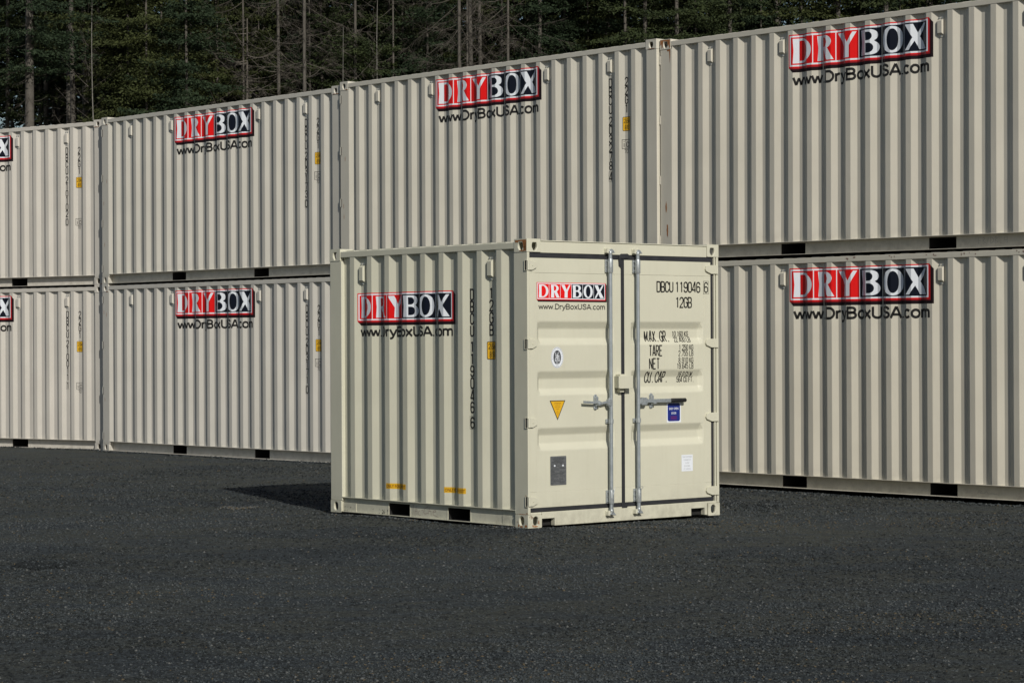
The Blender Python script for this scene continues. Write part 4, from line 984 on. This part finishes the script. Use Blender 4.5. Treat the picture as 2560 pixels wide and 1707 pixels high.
def trunk_mesh(name, seed, h, r0, m_, lean=(0, 0), bend=.12):
    r_ = np.random.default_rng(seed); b_ = MB(); n = 14; ph = r_.uniform(0, 6, 2)
    pts = [(lean[0] * t * h + bend * math.sin(t * 5 + ph[0]), lean[1] * t * h + bend * math.cos(t * 4 + ph[1]), h * t) for t in np.linspace(0, 1, n)]
    off = pts[0]; pts = [(p[0] - off[0], p[1] - off[1], p[2]) for p in pts]
    b_.tube(pts, [r0 * (1 - .82 * i / (n - 1)) * (1 + .05 * r_.normal()) for i in range(n)], 9, 0, False); o = b_.build(name, m_, fix=False); me = o.data; bpy.data.objects.remove(o); return me
CR = [crown_mesh('crown', 40 + i, (13.8, 13.0, 15.0)[i], (29, 27, 31)[i], (3.4, 3.7, 3.2)[i], ML[i % 3], 1.0, .15) for i in range(3)]
CR_LOW = [crown_mesh('crown', 60 + i, 4.0, (19, 23)[i], (4.2, 4.6)[i], ML[(i + 1) % 3], .9, 0, (6, 10)) for i in range(2)]
SPARSE = [crown_mesh('crown', 70 + i, 8.5, 27, 3.3, ML[i % 3], .85, .12) for i in range(2)]
TRK = [trunk_mesh('trunk', 80 + i, 29, .27, MBK) for i in range(3)]; TRKP = trunk_mesh('trunk', 85, 17.0, .048, MPB, (.022, 0), .2); SAP = trunk_mesh('trunk', 86, 13.7, .038, MPB, (0, 0), .04)
DEADB = [limb_mesh('bare_branches', 90 + i, 6, 25, 4.6, MDT, 80, 16, .017) for i in range(2)]; LOWB = [limb_mesh('dead_lower_branches', 95 + i, 5, 15, 2.0, MDT, 70, 5, .014) for i in range(2)]
BIRB = limb_mesh('bare_branches', 98, 9, 18, 1.5, MDT, 40, 6, .011, True)
SNAGT = trunk_mesh('trunk', 99, 15.15, .15, MDT, (0, 0), .04); SNAGB = limb_mesh('bare_branches', 100, 9.5, 15.0, 5.5, MDT, 34, 14, .028)
def part(name, me, parent, sc=1, rz=0, radial=1):
    o = bpy.data.objects.new(name, me); COL.objects.link(o); o.parent = parent; o.rotation_euler[2] = rz; o.scale = (radial, radial, 1); return o
def tree(u, Y, kind, label, scale=1.0, width=1.0, seed=0, group=None):
    x = (u - 1280) / F_PX * Y; r_ = random.Random(seed + int(u)); nm = {'fir': 'fir_tree', 'low': 'fir_tree', 'sparse': 'fir_tree', 'dead': 'dead_tree', 'thin': 'bare_sapling', 'sap': 'bare_sapling', 'snag': 'dead_snag'}[kind]
    root = empty(nm, (x, Y, -.02), r_.uniform(0, 6.28) if kind != 'thin' else 0); root.scale = (scale,) * 3
    cat = {'fir_tree': 'tree', 'dead_tree': 'dead tree', 'bare_sapling': 'sapling', 'dead_snag': 'dead tree'}[nm]; tag(root, label, cat, group)
    rz = r_.uniform(0, 6.28)
    if kind in ('sparse', 'dead'): width *= .75
    if kind == 'fir': part('trunk', r_.choice(TRK), root, 1, rz, width); part('crown', r_.choice(CR), root, 1, rz); part('dead_lower_branches', r_.choice(LOWB), root, 1, rz)
    elif kind == 'low': part('trunk', r_.choice(TRK), root, 1, rz, width * .35); part('crown', r_.choice(CR_LOW), root, 1, rz)
    elif kind == 'sparse': part('trunk', r_.choice(TRK), root, 1, rz, width); part('crown', r_.choice(SPARSE), root, 1, rz); part('dead_lower_branches', r_.choice(LOWB), root, 1, rz)
    elif kind == 'dead': part('trunk', r_.choice(TRK), root, 1, rz, width); part('bare_branches', r_.choice(DEADB), root, 1, rz)
    elif kind == 'thin': part('trunk', TRKP, root); part('bare_branches', BIRB, root)
    elif kind == 'sap': part('trunk', SAP, root)
    elif kind == 'snag': part('trunk', SNAGT, root); part('bare_branches', SNAGB, root)
    return root
# trees that can be told apart, left to right (position along the picture, distance, kind, label, width)
TREES = [
 (74, 96, 'fir', 'tall fir with the thickest pale bare trunk, above the leftmost container', 1.0),
 (121, 112, 'fir', 'dim slender fir trunk between the thick pale trunk and the first of the close trio', .7),
 (170, 102, 'fir', 'tall fir with straight brown trunk, left one of the close trio at left', .8),
 (192, 100, 'fir', 'tall fir with smooth grey trunk, middle one of the close trio at left', .62),
 (224, 104, 'fir', 'tall fir with grey trunk, right one of the close trio, beside the leaning white sapling', .7),
 (224, 95, 'thin', 'thin leaning white barked sapling rising above the joint of the two leftmost stacks', 1),
 (22, 106, 'sparse', 'fir with dark trunk at the far left edge against small blue sky gaps', .7),
 (147, 118, 'sparse', 'short lit piece of trunk low behind the close trio', .6),
 (318, 102, 'low', 'bushy green fir rising just right of the leaning white sapling', .9),
 (369, 98, 'low', 'bushy fir with broken glimpses of pale trunk, left of the first logo', .8),
 (407, 103, 'low', 'dense dark fir with short pale trunk glimpse high up', .8),
 (468, 97, 'low', 'broad dark fir above the first upper logo', .9),
 (545, 103, 'low', 'dark fir standing behind the long drooping boughs left of the broken snag', .8),
 (620, 98, 'snag', 'broken top grey snag with long drooping bare boughs', 1),
 (696, 100, 'dead', 'dead tree with straight pale trunk and fine bare branches, right of the broken snag', .55),
 (763, 97, 'dead', 'large dead tree with upright pair of trunks in the middle of the bare branches', .5),
 (770, 97.6, 'dead', 'second trunk of the paired dead tree, close on its right', .5),
 (812, 104, 'sparse', 'thin fir trunk left of the slim bare pole', .45),
 (865, 90, 'sap', 'slim straight bare pole rising behind the joint of the two middle stacks', 1),
 (896, 100, 'sparse', 'fir with pale patchy trunk just right of the slim bare pole', .5),
 (940, 98, 'thin', 'crooked pale sapling over the left half of the middle upper container', 1),
 (975, 106, 'sparse', 'fir with brown trunk and greenish crown left of the second upper logo', .6),
 (1012, 103, 'sparse', 'thin patchy fir trunk nearly above the second upper logo', .4),
 (1037, 108, 'sparse', 'fir with pale lower trunk above the second upper logo', .6),
 (1069, 101, 'sparse', 'fir with even grey trunk above the letter R of the second upper logo', .45),
 (1150, 99, 'dead', 'dead tree with grey bent trunk right of the second upper logo', .6),
 (1188, 100, 'dead', 'dead tree with pale straight trunk and many bare twigs', .75),
 (1210, 104, 'dead', 'dead tree with brown trunk close behind the pale straight one', .7),
 (1254, 107, 'dead', 'dim dead tree among the bare twigs above the middle container', .55),
 (1274, 99, 'dead', 'dead tree with slender light trunk above the middle container', .45),
 (1357, 102, 'sparse', 'fir with broad brown trunk above the right half of the middle container', .7),
 (1412, 105, 'sparse', 'fir with short pale trunk high above the container number 203278', .5),
 (1469, 104, 'sparse', 'slender pale trunk above the right end of the middle container', .35),
 (1572, 99, 'sparse', 'fir with clean pale slim trunk left of the double trunks', .5),
 (1622, 101, 'sparse', 'fir with thick trunk above the joint of the two right stacks', .75),
 (1641, 106, 'sparse', 'grey trunk partly hidden behind the thick trunk above the right joint', .7),
 (1703, 100, 'sparse', 'fir with straight grey trunk just right of the right joint', .7),
 (1746, 104, 'sparse', 'dim fir trunk over the left end of the right container', .6),
 (1769, 106, 'sparse', 'second dim fir trunk over the left end of the right container', .7),
 (1824, 101, 'sparse', 'fir with bright edged trunk over the left third of the right container', .75),
 (2102, 104, 'fir', 'fir trunk showing above the logo of the right upper container', .7),
 (2145, 107, 'fir', 'dark fir trunk close right of the one above the right logo', .6),
 (2218, 103, 'fir', 'last visible fir trunk, at the right before the roof leaves the frame', .7)]
for k, (u, Y, kind, lab, wd_) in enumerate(TREES): tree(u, Y, kind, lab, 1.0, wd_, k)
rt_ = random.Random(77)
for k in range(34):
    u = 290 + k * 62 + rt_.uniform(-20, 20)
    tree(u, rt_.uniform(104, 112), 'low', 'dark bushy fir merging with its neighbours along the front of the wood', rt_.uniform(.9, 1.15), .6, 300 + k, 'dark bushy firs filling the front of the wood')
for k in range(4):
    u = 600 + k * 190 + rt_.uniform(-20, 20)
    tree(u, rt_.uniform(99, 103), 'dead', 'thin grey bare tree in the tangle of dead twigs above the middle containers', rt_.uniform(.9, 1.1), .35, 400 + k, 'thin bare trees in the tangle of dead twigs')
for k in range(9):
    u = -60 + k * 42 + rt_.uniform(-12, 12)
    tree(u, rt_.uniform(108, 118), 'fir', 'dim slender fir deep in the dark wood at the left', rt_.uniform(.95, 1.1), .5, 500 + k, 'dim slender firs deep in the wood at the left')
# the wood behind, one mass: many crowns and trunks merged into single point-spread meshes through geometry
def wood(name, seed, label):
    r_ = np.random.default_rng(seed); Vs, Fs, Ms = [], [], []; o = 0
    for _ in range(135):
        Y = r_.uniform(112, 150); u = r_.uniform(-250, 2900); x = (u - 1280) / F_PX * Y
        left = u < 330
        if u < 110 and Y > 124: continue
        z0 = (r_.uniform(13.8, 15.5) if Y < 128 else r_.uniform(4, 8)) if left else r_.uniform(4, 9); H = r_.uniform(24, 32); ml = r_.uniform(3, 4.5)
        n = (2600 if Y < 128 else 2400) if left else 3200
        z = z0 + (H - z0) * r_.random(n) ** 1.25; f = (z - z0) / (H - z0); rad = (ml * (1 - f) ** .8 + .3) * np.sqrt(r_.random(n)); a = np.round(r_.uniform(0, 40, n)) * .157 + r_.normal(0, .12, n)
        z = z - .35 * rad + r_.normal(0, .15, n); C = np.stack([x + rad * np.cos(a), Y + rad * np.sin(a), z], 1); D = np.stack([np.cos(a), np.sin(a), -.35 + 0 * a], 1)
        V, Fc = leaves(C, D, r_, .42, .17); Vs.append(V); Fs.append(Fc + o); Ms += [int(r_.integers(0, 3))] * len(Fc); o += len(V)
        rt = r_.uniform(.09, .2); ring = [(x + rt * math.cos(q), Y + rt * math.sin(q)) for q in (0, 1.57, 3.14, 4.71)]; V = np.array([(p[0], p[1], 0) for p in ring] + [(p[0], p[1], H * .8) for p in ring])
        Fc = np.array([(0, 1, 5), (0, 5, 4), (1, 2, 6), (1, 6, 5), (2, 3, 7), (2, 7, 6), (3, 0, 4), (3, 4, 7)]); Vs.append(V); Fs.append(Fc + o); Ms += [3] * 8; o += 8
    me = np_mesh(name, np.concatenate(Vs), np.concatenate(Fs), ML + [MBK], Ms); ob = bpy.data.objects.new(name, me); COL.objects.link(ob); tag(ob, label, 'forest', None, 'stuff')
wood('forest', 200, 'dark dense fir forest behind the container rows, reading as one mass')
